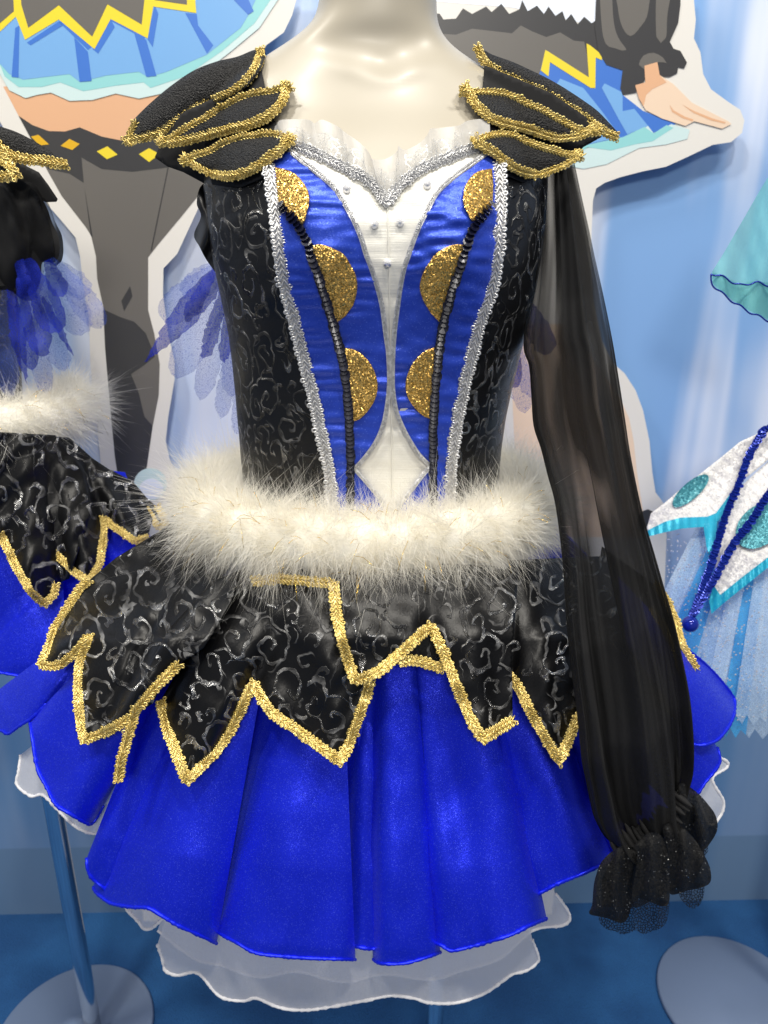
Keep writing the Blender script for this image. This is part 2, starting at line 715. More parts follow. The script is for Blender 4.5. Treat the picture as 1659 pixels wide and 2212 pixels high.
def m_black_lace_pad():
    k = Nodes('black_corded_lace')
    uv = k.uv()
    d = k.vmath('SCALE', k.vmath('SUBTRACT', k.noise(uv, 120, 2).outputs['Color'], (0.5, 0.5, 0.5)), sc=0.012)
    v = k.n('ShaderNodeTexVoronoi', voronoi_dimensions='2D')
    k.l(k.vmath('ADD', uv, d), v.inputs['Vector'])
    v.inputs['Scale'].default_value = 95
    rings = k.math('SINE', k.math('MULTIPLY', v.outputs['Distance'], 26.0))
    h = k.mapr(rings, 0.1, 0.9)
    n2 = k.noise(uv, 500, 2)
    hh = k.math('ADD', h, k.math('MULTIPLY', n2.outputs[0], 0.6))
    k.set(Base_Color=k.mix(h, (0.0025, 0.0025, 0.003), (0.011, 0.011, 0.012)), Roughness=0.6, Normal=k.bump(hh, 0.0034, 1.0))
    k.b.inputs['Specular IOR Level'].default_value = 0.5
    return k.m


def m_fur(name='white_marabou', col=(0.935, 0.91, 0.84), solid=0.85):
    k = Nodes(name)
    k.set(Base_Color=col, Roughness=0.8)
    k.b.inputs['Specular IOR Level'].default_value = 0.2
    td = k.n('ShaderNodeBsdfTranslucent')
    td.inputs[0].default_value = (*col, 1)
    mx = k.n('ShaderNodeMixShader')
    mx.inputs[0].default_value = 0.5
    k.l(k.b.outputs[0], mx.inputs[1])
    k.l(td.outputs[0], mx.inputs[2])
    tr = k.n('ShaderNodeBsdfTransparent')
    m2 = k.n('ShaderNodeMixShader')
    m2.inputs[0].default_value = solid
    k.l(tr.outputs[0], m2.inputs[1])
    k.l(mx.outputs[0], m2.inputs[2])
    k.l(m2.outputs[0], k.out.inputs[0])
    return k.m


def m_wall():
    k = Nodes('printed_ice_mural')
    o = k.obj()
    n1 = k.noise(k.scaled(o, (3.2, 1, 0.55)), 1.0, 3, 0.5, 0.8)
    n2 = k.noise(k.scaled(o, (11, 1, 0.4)), 1.0, 2, 0.5, 0.5)
    n3 = k.noise(k.scaled(o, (4.5, 1, 3.5)), 1.0, 1.5, 0.5, 0.3)
    f = k.math('ADD', k.math('MULTIPLY', n1.outputs[0], 0.6), k.math('ADD', k.math('MULTIPLY', n2.outputs[0], 0.6), k.math('MULTIPLY', n3.outputs[0], 0.35)))
    f = k.mapr(f, 0.62, 0.89)
    sep = k.n('ShaderNodeSeparateXYZ')
    k.l(o, sep.inputs[0])
    c = k.mix(f, (0.21, 0.39, 0.71), (0.72, 0.78, 0.92))
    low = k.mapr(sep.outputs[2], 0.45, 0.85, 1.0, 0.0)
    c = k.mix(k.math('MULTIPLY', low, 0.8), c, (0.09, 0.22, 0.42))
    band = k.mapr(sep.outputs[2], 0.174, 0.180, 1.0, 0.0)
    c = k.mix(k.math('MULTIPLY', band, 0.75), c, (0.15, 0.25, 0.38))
    k.set(Base_Color=c, Roughness=0.45)
    return k.m


def m_carpet():
    k = Nodes('blue_carpet')
    o = k.obj()
    n = k.noise(o, 7, 5)
    f = k.noise(o, 300, 3)
    c = k.mix(k.mapr(n.outputs[0], 0.3, 0.7), (0.010, 0.075, 0.23), (0.024, 0.135, 0.36))
    k.set(Base_Color=k.mix(k.math('MULTIPLY', f.outputs[0], 0.5), c, (0.006, 0.05, 0.15)), Roughness=0.95, Normal=k.bump(f.outputs[0], 0.004, 0.8))
    return k.m


def m_cuff():
    k = Nodes('black_glitter_chiffon')
    uv = k.uv()
    nn, vo = k.glint(uv, 1000, 0.9, True)
    sp = k.n('ShaderNodeSeparateColor')
    k.l(vo.outputs['Color'], sp.inputs[0])
    patches = k.mapr(k.noise(uv, 90, 2).outputs[0], 0.5, 0.62)
    f = k.math('MULTIPLY', k.mapr(sp.outputs[2], 0.972, 0.985), patches)
    k.set(Base_Color=k.mix(f, (0.010, 0.010, 0.0105), (0.4, 0.4, 0.39)), Metallic=f, Roughness=k.mapr(f, 0, 1, 0.75, 0.2), Normal=nn, Alpha=0.97)
    k.b.inputs['Specular IOR Level'].default_value = 0.25
    return k.m


M = dict(
    body=m_mannequin(),
    jac=m_jacquard('black_jacquard', 32, 0.5, 0.18),
    jac2=m_jacquard('black_jacquard_skirt', 24, 0.36, 0.34),
    bblue=m_satin('royal_blue_satin', (0.028, 0.075, 0.60), (0.25, 0.38, 0.95), 0.36, 0.16, 1100, metal=0.35, sheen=0.25),
    sblue=m_satin('cobalt_shimmer_satin', (0.010, 0.026, 0.80), (0.20, 0.30, 1.0), 0.40, 0.30, 1700, metal=0.50, sheen=0.10),
    ivory=m_white_satin(),
    glit=m_glitter(),
    gold=m_metal_thread('gold_gimp_thread', (0.56, 0.405, 0.10), (0.90, 0.73, 0.29), 0.32),
    silver=m_metal_thread('silver_gimp_thread', (0.55, 0.55, 0.56), (0.88, 0.88, 0.88)),
    pad=m_black_lace_pad(),
    black=m_plain('black_satin', (0.006, 0.006, 0.007), 0.42),
    velvet=m_plain('black_velvet', (0.004, 0.004, 0.005), 0.8),
    sequin=m_plain('navy_sequin', (0.004, 0.005, 0.018), 0.26, 0.1),
    stone=m_plain('rhinestone', (0.92, 0.92, 0.94), 0.08, 0.5),
    fur=m_fur(),
    furcore=m_plain('white_marabou_down', (0.80, 0.78, 0.71), 0.9),
    tinsel=m_plain('gold_tinsel', (0.9, 0.62, 0.14), 0.2, 1.0),
    sheer_black=m_sheer('black_chiffon', (0.0085, 0.0087, 0.0096), 0.82, 0.36, 0.85, sheen=0.0),
    cuff=m_cuff(),
    organza=m_sheer('white_organza', (0.94, 0.945, 0.97), 0.70, 0.0, 0.5, transl=0.35),
    net_blue=m_sheer('blue_net', (0.07, 0.14, 0.60), 0.26, 0.0, 0.6, net=600, transl=0.4),
    net_deep=m_sheer('deep_blue_net', (0.008, 0.022, 0.36), 0.62, 0.0, 0.6, net=600, transl=0.3),
    collar=m_sheer('white_collar_organza', (0.80, 0.79, 0.77), 0.72, 0.0, 0.5, transl=0.3),
    wlace=m_lace('silver_white_lace', (0.80, 0.80, 0.78), 95, 0.14, metal=0.5),
    blace=m_lace('black_lace', (0.02, 0.02, 0.023), 330, 0.25, (0.08, 0.25), metal=0.4, rough=0.3),
    cordw=m_plain('white_rolled_hem', (0.80, 0.80, 0.82), 0.7),
    chrome=m_plain('chrome', (0.75, 0.76, 0.78), 0.10, 1.0),
    base=m_plain('grey_steel_base', (0.22, 0.29, 0.43), 0.42, 0.2),
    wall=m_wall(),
    carpet=m_carpet(),
)

# ================================================================== the setting
def box_sheet(name, pts, mat):
    o = mesh_obj(name, pts, [[0, 1, 2, 3]], mat, smooth=False)
    return tag(o, kind='structure')


WSL = 0.024
def wall_Y(x): return 1.247 + WSL * x


box_sheet('floor', [(-3, -0.6, 0), (3, -0.6, 0), (3, 1.40, 0), (-3, 1.40, 0)], M['carpet'])
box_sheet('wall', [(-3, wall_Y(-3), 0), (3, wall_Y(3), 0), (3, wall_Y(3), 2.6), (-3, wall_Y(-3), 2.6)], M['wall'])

# ================================================================== centre mannequin
Y0 = 0.80
ROWS = [  # y, left, right, front depth, back depth
    (-170, 694, 944, .056, .060), (-60, 692, 944, .056, .060), (0, 690, 944, .055, .060), (40, 682, 945, .055, .062), (60, 671, 948, .055, .064),
    (75, 656, 954, .055, .066), (92, 634, 965, .054, .068), (105, 612, 977, .053, .070), (118, 590, 994, .053, .072),
    (133, 566, 1016, .054, .074), (147, 543, 1038, .056, .076), (165, 516, 1068, .059, .078), (190, 486, 1105, .064, .082),
    (220, 462, 1138, .069, .086), (260, 447, 1162, .077, .090), (320, 442, 1176, .092, .095), (400, 446, 1178, .110, .098),
    (480, 456, 1172, .121, .098), (560, 467, 1162, .122, .095), (640, 484, 1148, .115, .090), (720, 500, 1130, .108, .085),
    (800, 509, 1110, .103, .080), (880, 516, 1092, .098, .078), (960, 523, 1080, .095, .078), (1040, 530, 1074, .095, .080),
    (1100, 522, 1085, .098, .088), (1180, 492, 1116, .105, .100), (1300, 462, 1158, .112, .115), (1420, 452, 1170, .112, .115)]
zz, cx, hw, fd, bd = [], [], [], [], []
for y, l, r, f, b in ROWS:
    pl, pr = P(l, y, Y0), P(r, y, Y0)
    zz.append(pl[2]); cx.append((pl[0] + pr[0]) / 2); hw.append((pr[0] - pl[0]) / 2 * 0.985); fd.append(f); bd.append(b)
zz = np.array(zz)
NZ = 230
zs_ = np.linspace(zz[0], zz[-1], NZ)


def smooth1(a, n=2):
    for _ in range(n):
        a = np.r_[a[0], (a[:-2] + 2 * a[1:-1] + a[2:]) / 4, a[-1]]
    return a


def rowi(v): return smooth1(np.interp(zs_, zz[::-1], np.array(v)[::-1]), 4)


CX, HW, FD, BD = rowi(cx), rowi(hw), rowi(fd), rowi(bd)
NT = 192
TH = np.arange(NT) * 2 * math.pi / NT


def body_rings(extra=0.0):
    e = 2.0 / 2.35
    V = np.zeros((NZ, NT, 3))
    c, s = np.cos(TH), np.sin(TH)
    cc = np.sign(c) * np.abs(c) ** e
    ss = np.sign(s) * np.abs(s) ** e
    for i in range(NZ):
        dep = np.where(s < 0, FD[i], BD[i]) + extra
        V[i, :, 0] = CX[i] + cc * (HW[i] + extra)
        V[i, :, 1] = Y0 + ss * dep
        V[i, :, 2] = zs_[i]
    X, Yv, Z = V[..., 0], V[..., 1], V[..., 2]
    front = np.clip((Y0 - Yv) / 0.05, 0, 1)
    pc = P(836, 400, 0.70)
    for sgn in (-1, 1):
        g = np.exp(-((X - pc[0] - sgn * 0.060) / 0.042) ** 2 - ((Z - pc[2] + 0.045) / 0.062) ** 2)
        Yv -= front * 0.020 * g
        # collar bones and the hollow between them
        a = P(826 + sgn * 12, 172, 0.745)
        b = P(826 + sgn * 190, 118, 0.76)
        d = np.array([b[0] - a[0], b[2] - a[2]])
        L = np.hypot(*d)
        d /= L
        u = (X - a[0]) * d[0] + (Z - a[2]) * d[1]
        w = -(X - a[0]) * d[1] + (Z - a[2]) * d[0]
        Yv -= front * 0.0014 * np.exp(-(w / 0.0085) ** 2) * np.clip(1 - np.abs(u / L - 0.35) / 0.75, 0, 1)
        # neck tendons
        a2 = P(826 + sgn * 95, 20, 0.75)
        Yv -= front * 0.0 * np.exp(-((X - (a[0] + (a2[0] - a[0]) * np.clip((Z - a[2]) / (a2[2] - a[2]), 0, 1))) / 0.010) ** 2) * np.clip((Z - a[2]) / 0.03, 0, 1)
    n0 = P(828, 158, 0.75)
    Yv += front * 0.002 * np.exp(-((X - n0[0]) / 0.012) ** 2 - ((Z - n0[2] - 0.006) / 0.012) ** 2)
    return V


def ring_faces(n, m, off=0):
    i, j = np.meshgrid(np.arange(n - 1), np.arange(m), indexing='ij')
    a = i * m + j
    b = i * m + (j + 1) % m
    return np.stack([a, a + m, b + m, b], -1).reshape(-1, 4) + off


mann = tag(empty('mannequin', (0.10, 0.82, 0)), 'glossy ivory mannequin torso with bare neck wearing the black and blue dress', 'mannequin')
BV = body_rings()
bf = ring_faces(NZ, NT)
F = bf.tolist() + [list(range(NT)), [(NZ - 1) * NT + j for j in range(NT)][::-1]]
mesh_obj('torso', BV.reshape(-1, 3), F, M['body'], mann)
bvh = BVHTree.FromPolygons([Vector(v) for v in BV.reshape(-1, 3)], [tuple(f) for f in bf.tolist()])


def body_map(px, off=0.0):
    d = rays(px)
    t = np.zeros(len(d))
    for i, q in enumerate(d):
        L = float(np.linalg.norm(q))
        h = bvh.ray_cast(Vector((0, 0, CZ)), Vector(q))
        if h[0] is None:
            pt = Vector((0, 0, CZ)) + Vector(q) * (Y0 / q[1])
            nr = bvh.find_nearest(pt)[0]
            t[i] = nr.y / q[1]
        else:
            t[i] = h[3] / L
    return t - off


poleX = P(940, 2130, 0.82)[0]
tube('pole', [(poleX, 0.82, z) for z in np.linspace(0.012, 1.10, 12)], 0.0135, M['chrome'], mann, 24)
lathe('base', [(0.0, 0.0), (0.13, 0.0), (0.132, 0.003), (0.132, 0.007), (0.129, 0.010), (0.02, 0.011), (0.019, 0.03)], M['base'], mann, (poleX, 0.82), 64)

# ================================================================== centre dress
dress = tag(empty('stage_dress', (0.0, 0.80, 0.66)), 'black and royal blue stage dress with one long sheer sleeve, in the middle', 'dress')

ZS = [1.30, 1.08, 1.00, 0.95, 0.90, 0.85, 0.78, 0.70, 0.40]
skirt_map = guide_map(0.0, 0.80, ZS, [.16, .18, .27, .34, .40, .445, .485, .49, .49], [.16, .18, .26, .32, .375, .415, .45, .46, .46], [.11, .14, .165, .18, .195, .21, .232, .25, .26])


def make_bodice():
    Vb = body_rings(0.0022)
    pts = Vb.reshape(-1, 3)
    px = proj(pts)
    neck = np.array([(380, 395), (470, 360), (560, 318), (633, 313), (680, 330), (720, 350), (760, 370), (793, 387), (816, 410), (835, 437), (853, 413), (873, 393), (913, 363), (953, 347), (993, 330), (1023, 318), (1090, 330), (1180, 360), (1260, 395)])
    ny = np.interp(px[:, 0], neck[:, 0], neck[:, 1])
    ok = px[:, 1] > ny + 6
    ztop = P(560, 300, Y0)[2]
    ok &= pts[:, 2] < ztop
    f = bf[ok[bf].all(1)]
    f = f[(zs_[f[:, 0] // NT] > P(830, 1230, 0.7)[2])]
    used = np.unique(f)
    re = -np.ones(len(pts), int)
    re[used] = np.arange(len(used))
    arc = (TH[used % NT]) * 0.135
    uv = np.stack([arc, pts[used][:, 2]], 1)
    wr = 0.0012 * sines(px[used][:, 0], px[used][:, 1], 60, 45, 5) * np.sign(pts[used][:, 1] - Y0)
    V = pts[used].copy()
    V[:, 1] += wr
    o = mesh_obj('bodice', V, re[f].tolist(), M['jac'], dress, uv)
    return o


bodice = make_bodice()


def mirror_join(*parts):
    out = []
    for p in parts: out += list(p)
    return out


silL = catmull([(581, 362), (590, 417), (596, 467), (601, 513), (606, 563), (616, 620), (633, 686), (650, 753), (663, 806), (680, 870), (693, 936), (705, 986), (713, 1036), (718, 1120)])
silR = catmull([(1078, 352), (1080, 433), (1078, 500), (1073, 566), (1063, 620), (1046, 670), (1030, 720), (1016, 780), (1003, 836), (993, 886), (983, 946), (976, 1003), (973, 1060), (972, 1120)])
inL = catmull([(630, 328), (653, 347), (686, 373), (720, 403), (743, 437), (763, 473), (780, 513), (790, 547), (800, 573), (813, 613), (825, 660), (833, 720), (839, 766), (841, 820), (838, 863), (829, 913), (813, 953), (790, 986), (766, 1013)])
inLb = straight([(766, 1013), (793, 1043), (820, 1076), (840, 1110)])
inR = catmull([(1050, 331), (1020, 353), (983, 380), (946, 413), (923, 453), (906, 487), (893, 520), (883, 550), (873, 580), (865, 620), (858, 670), (852, 720), (849, 766), (848, 820), (850, 853), (857, 890), (870, 923), (886, 953), (906, 983), (930, 1007)])
inRb = straight([(930, 1007), (916, 1023), (893, 1053), (870, 1083), (848, 1112)])
neckl = catmull([(633, 313), (680, 330), (720, 350), (760, 370), (793, 387), (816, 410), (835, 437), (853, 413), (873, 393), (913, 363), (953, 347), (993, 330), (1030, 318)])


def pucker(seed, amp=0.0023, sx=120, sy=22):
    def f(x, y):
        return amp * sines(x, y, sx, sy, seed, 7) * (0.75 + 0.75 * sines(x, y, 160, 170, seed + 2)) + 0.7 * amp * sines(x, y, 70, 44, seed + 9, 6)
    return f


# ivory centre front, in two halves that meet at the seam
patch('white_panel', neckl + straight([(1052, 340), (1000, 700), (960, 1000), (940, 1125), (748, 1125), (740, 1000), (690, 700), (612, 336)], 8), body_map, M['ivory'], bodice, 7, 0.0048, pucker(3, 0.0009, 160, 26))
seam = straight([(837, 442), (840, 560), (844, 800), (847, 1000), (848, 1112)], 10)
tube('front_seam', path3d(seam, body_map, 0.0056), 0.0007, M['ivory'], bodice, 5)


def half_fix(lo, hi):
    return lo + hi[::-1]


patch('blue_panel', half_fix([(600, 331)] + silL[1:], inL + inLb) , body_map, M['bblue'], bodice, 6, 0.0075, pucker(11))
patch('blue_panel', half_fix([(1076, 331)] + silR[1:], inR + inRb), body_map, M['bblue'], bodice, 6, 0.0075, pucker(23))

DISCS = [
    [(594, 361), (620, 367), (643, 380), (663, 407), (668, 430), (663, 457), (653, 484), (628, 464), (603, 445), (598, 403)],
    [(668, 531), (693, 528), (720, 537), (743, 550), (758, 573), (770, 600), (771, 630), (763, 660), (746, 683), (724, 700), (710, 645), (690, 590)],
    [(741, 751), (766, 756), (790, 773), (808, 800), (816, 833), (810, 863), (793, 890), (776, 906), (761, 912), (754, 860), (748, 800)],
    [(1063, 364), (1033, 370), (1013, 387), (1003, 410), (1001, 437), (1010, 460), (1023, 478), (1044, 462), (1064, 442), (1066, 400)],
    [(1003, 529), (985, 528), (966, 533), (943, 547), (923, 573), (910, 600), (907, 626), (916, 653), (930, 676), (950, 697), (963, 645), (984, 585)],
    [(943, 749), (916, 760), (893, 783), (880, 810), (876, 836), (883, 863), (900, 886), (916, 900), (932, 906), (937, 850), (941, 800)]]
for d in DISCS:
    patch('gold_half_disc', straight(d[:1] + catmull(d[:8], 4) + d[8:], 5, True), body_map, M['glit'], bodice, 7, 0.0105, None, 0.0015)

braid('silver_braid', path3d(silL, body_map, 0.010), 0.0132, M['silver'], bodice, seed=3)
braid('silver_braid', path3d(silR, body_map, 0.010), 0.0132, M['silver'], bodice, seed=4)
braid('neckline_braid', path3d(neckl, body_map, 0.009), 0.0095, M['silver'], bodice, seed=5)
for c in (inL, inLb, inR, inRb):
    braid('silver_cord', path3d(c, body_map, 0.0095), 0.0052, M['silver'], bodice, loops=False, seed=6)

sqL = catmull([(605, 443), (630, 470), (650, 500), (666, 530), (675, 563), (690, 603), (703, 646), (716, 690), (728, 730), (738, 773), (746, 820), (751, 870), (755, 920), (756, 970), (757, 1020), (757, 1110)])
sqR = catmull([(1062, 443), (1036, 473), (1021, 497), (1010, 530), (1001, 560), (986, 603), (973, 643), (960, 693), (951, 740), (946, 786), (941, 836), (938, 886), (936, 936), (936, 986), (936, 1110)])


def sequins(name, pts, r, mat, parent, pitch):
    q = resample3(pts, pitch)
    T, N, B = frames(q)
    n = 10
    v = [(0, 0, r * 0.1)] + [(r * math.cos(2 * math.pi * i / n), r * math.sin(2 * math.pi * i / n), r * (0.30 + 0.45 * math.cos(2 * math.pi * i / n))) for i in range(n)]
    f = np.array([[0, 1 + i, 1 + (i + 1) % n] for i in range(n)])
    VS, FS = stamp(q, T, N, B, [(np.array(v), f)], r * 0.07, 3)
    return mesh_obj(name, VS[0], FS[0].tolist(), mat, parent, smooth=False)


sequins('sequin_cord', path3d(sqL, body_map, 0.0112), 0.0042, M['sequin'], bodice, 0.0042)
sequins('sequin_cord', path3d(sqR, body_map, 0.0112), 0.0042, M['sequin'], bodice, 0.0042)
for x, y in ((749, 408), (923, 399), (809, 485), (864, 480), (837, 568)):
    c = path3d([(x, y)], body_map, 0.0065)[0]
    n = 8
    V = [c + np.array((0, -0.0034, 0))]
    for r, h in ((0.0018, -0.0026), (0.0036, -0.0006), (0.0034, 0.001)):
        for i in range(n):
            a = 2 * math.pi * (i + 0.5 * (h > -0.003)) / n
            V.append(c + np.array((r * math.cos(a), h, r * math.sin(a))))
    F = [[0, 1 + i, 1 + (i + 1) % n] for i in range(n)]
    for k in range(2):
        F += [[1 + k * n + i, 1 + (k + 1) * n + i, 1 + (k + 1) * n + (i + 1) % n, 1 + k * n + (i + 1) % n] for i in range(n)]
    mesh_obj('rhinestone', V, F, M['stone'], bodice, smooth=False)


# upright lace frill along the neckline
def frill(name, base, top, mat, parent, amp, offb, offt, freq, seed, nv=8):
    base = np.array(base); top = np.array(top)
    n = 260
    def rs(c):
        L = np.r_[0, np.cumsum(np.hypot(*np.diff(c, axis=0).T))]
        s = np.linspace(0, L[-1], n)
        return np.stack([np.interp(s, L, c[:, 0]), np.interp(s, L, c[:, 1])], 1)
    b, t = rs(base), rs(top)
    V, UV = [], []
    ph = np.cumsum(0.6 + 0.8 * np.random.default_rng(seed).random(n)) * freq
    for k in range(nv + 1):
        v = k / nv
        px = b * (1 - v) + t * v
        wob = amp * (0.25 + v) * np.sin(ph)
        px2 = px + np.stack([8 * v * np.cos(ph), 5 * v * np.sin(ph * 0.7)], 1)
        tt = body_map(px2, np.full(n, offb * (1 - v) + offt * v) + wob)
        V.append(at_t(px2, tt))
        UV.append(np.stack([np.cumsum(np.full(n, 0.0016)), np.full(n, v * 0.03)], 1))
    F = [[k * n + i, k * n + i + 1, (k + 1) * n + i + 1, (k + 1) * n + i] for k in range(nv) for i in range(n - 1)]
    return mesh_obj(name, np.vstack(V), F, mat, parent, np.vstack(UV))


topc = catmull([(586, 272), (613, 255), (650, 262), (686, 267), (701, 254), (730, 277), (766, 300), (793, 330), (812, 340), (835, 346), (848, 334), (860, 315), (886, 318), (923, 287), (950, 280), (980, 267), (1010, 262), (1052, 262)])
midc = catmull([(596, 292), (625, 277), (660, 282), (696, 286), (730, 303), (766, 323), (793, 350), (812, 362), (835, 378), (850, 360), (870, 340), (890, 334), (923, 308), (950, 300), (985, 288), (1015, 284), (1050, 286)])
frill('collar_frill', [(588, 312)] + neckl + [(1060, 316)], topc, M['collar'], bodice, 0.0055, 0.007, 0.016, 0.16, 4)
frill('collar_lace', [(588, 314)] + neckl + [(1060, 318)], midc, M['wlace'], bodice, 0.0045, 0.010, 0.020, 0.26, 8)

# left armhole gathers
def gath(x, y):
    return 0.010 * np.sin((x - 420) * 0.11 + 1.4 * np.sin(y * 0.035)) * np.clip((500 - x) / 50, 0, 1) + 0.005 * sines(x, y, 26, 60, 31) - 0.02 * np.clip((455 - x) / 40, 0, 1)


patch('armhole_gathers', straight(catmull([(455, 385), (432, 405), (425, 440), (434, 467), (419, 507), (431, 533), (445, 560), (468, 592), (482, 610)], 5) + [(500, 600), (505, 500), (500, 400), (480, 380)], 6), plane_map(0.765), M['black'], dress, 5, 0.0, gath)
patch('armhole_gathers', straight(catmull([(1120, 385), (1165, 400), (1172, 480), (1168, 560), (1150, 640), (1140, 690)], 5) + [(1112, 640), (1118, 500)], 6), plane_map(0.755), M['black'], dress, 5, 0.0, lambda x, y: 0.006 * sines(x, y, 24, 70, 37))


# ---------------------------------------------------------------- shoulder leaves
def leaf_map(xa, Ya, xb, Yb, clear=0.010):
    def f(px, off=0.0):
        px = np.asarray(px, float)
        d = rays(px)
        Y = Ya + (Yb - Ya) * np.clip((px[:, 0] - xa) / (xb - xa), -0.2, 1.2)
        t = Y / d[:, 1]
        if clear:
            for i, q in enumerate(d):
                h = bvh.ray_cast(Vector((0, 0, CZ)), Vector(q))
                if h[0] is not None:
                    t[i] = min(t[i], (h[0].y - clear) / q[1])
        return t - off
    return f


def leaf(parent, outline, trim, mp, w=0.0088, pad='pad', thick=0.006, gold='gold', puff=0.007):
    out = np.array(outline, float)
    def pf(x, y):
        d = dist_to(out, np.stack([x, y], 1))
        return puff * (1 - np.exp(-d / 16.0))
    lf = patch('shoulder_leaf', straight(outline, 6, True), mp, M[pad], parent, 8, 0.0, pf, thick)
    for tr in trim:
        q = path3d(tr, mp, 0.0032)
        braid('gold_braid', q, w, M[gold], lf, seed=abs(int(tr[0][0])))
    return lf


def inset(path, k):
    """shift a path by k px to its right-hand side"""
    p = np.array(path, float)
    t = np.gradient(p, axis=0)
    t /= np.hypot(t[:, 0], t[:, 1])[:, None] + 1e-9
    return [tuple(q) for q in p + np.stack([-t[:, 1], t[:, 0]], 1) * k]


# left shoulder
L1u = catmull([(285, 262), (320, 227), (367, 187), (417, 153), (467, 133), (513, 122), (545, 109), (572, 103)])
L1l = catmull([(572, 103), (572, 125), (556, 160), (523, 196), (483, 220), (433, 240), (395, 265), (355, 293), (320, 305), (270, 315)])
L1e = catmull([(270, 315), (271, 295), (285, 262)])
mpL1 = leaf_map(270, 0.775, 572, 0.770, 0.012)
leaf(dress, L1u + L1l[1:] + L1e[1:-1], [inset(L1l, 10), inset(catmull([(276, 314), (274, 290), (288, 262)]), 8)], mpL1)
L2u = catmull([(338, 303), (367, 291), (400, 270), (443, 247), (483, 223), (520, 204), (553, 195), (590, 190), (626, 178)])
L2l = catmull([(626, 178), (622, 212), (604, 240), (580, 261), (545, 277), (500, 287), (433, 305), (383, 316), (352, 315), (338, 303)])
mpL2 = leaf_map(335, 0.757, 626, 0.735, 0.012)
leaf(dress, L2u + L2l[1:-1], [inset(L2u, 9), inset(L2l, 9)], mpL2)
L3u = catmull([(388, 343), (417, 330), (450, 320), (483, 302), (520, 290), (553, 286), (590, 283), (638, 297)])
L3l = catmull([(638, 297), (620, 322), (596, 342), (573, 359), (553, 371), (527, 384), (483, 390), (450, 380), (420, 364), (397, 353), (388, 343)])
mpL3 = leaf_map(388, 0.738, 636, 0.712, 0.014)
leaf(dress, L3u + L3l[1:-1], [inset(L3u, 9), inset(L3l, 9)], mpL3)
patch('shoulder_pad', straight([(345, 316), (334, 340), (362, 360), (396, 372), (444, 398), (520, 405), (600, 372), (630, 310), (585, 250), (565, 150), (520, 185), (470, 208), (400, 240), (340, 285)], 7, True), leaf_map(335, 0.772, 640, 0.745, 0.006), M['velvet'], dress, 10, 0.0, None, 0.004)
# right shoulder
R1u = catmull([(1022, 103), (1045, 108), (1064, 118), (1106, 133), (1139, 148), (1179, 167), (1216, 188), (1256, 214), (1289, 238), (1313, 262), (1334, 285)])
R1e = catmull([(1334, 285), (1331, 305)])
R1l = catmull([(1331, 305), (1300, 292), (1266, 268), (1239, 250), (1206, 230), (1173, 209), (1139, 196), (1106, 180), (1073, 166), (1050, 148), (1034, 128), (1022, 103)])
mpR1 = leaf_map(1334, 0.775, 1022, 0.770, 0.012)
leaf(dress, R1u + R1e[1:] + R1l[1:-1], [inset(R1l, 9)], mpR1)
R2u = catmull([(996, 187), (1026, 193), (1060, 193), (1106, 201), (1139, 217), (1173, 231), (1206, 250), (1239, 268), (1266, 277), (1297, 272)])
R2l = catmull([(1297, 272), (1280, 290), (1260, 300), (1239, 304), (1206, 307), (1173, 299), (1139, 287), (1106, 279), (1066, 268), (1034, 245), (1013, 220), (996, 187)])
mpR2 = leaf_map(1297, 0.757, 996, 0.735, 0.012)
leaf(dress, R2u + R2l[1:-1], [inset(R2u, 9), inset(R2l, 9)], mpR2)
R3u = catmull([(1018, 302), (1046, 290), (1073, 284), (1106, 285), (1133, 297), (1166, 310), (1199, 320), (1233, 328), (1258, 329)])
R3l = catmull([(1258, 329), (1249, 345), (1223, 362), (1189, 376), (1156, 385), (1126, 379), (1106, 370), (1086, 355), (1060, 335), (1034, 321), (1018, 302)])
mpR3 = leaf_map(1258, 0.738, 1018, 0.712, 0.014)
leaf(dress, R3u + R3l[1:-1], [inset(R3u, 9), inset(R3l, 9)], mpR3)
patch('shoulder_pad', straight([(1030, 300), (1040, 230), (1046, 140), (1106, 165), (1190, 200), (1262, 250), (1290, 275), (1300, 296), (1260, 318), (1240, 345), (1200, 372), (1130, 395), (1060, 365)], 7, True), leaf_map(1300, 0.772, 1020, 0.745, 0.006), M['velvet'], dress, 10, 0.0, None, 0.004)


# ---------------------------------------------------------------- blue pleats
APX = (830.0, 560.0)


def phi(x, y): return np.arctan2(x - APX[0], y - APX[1])


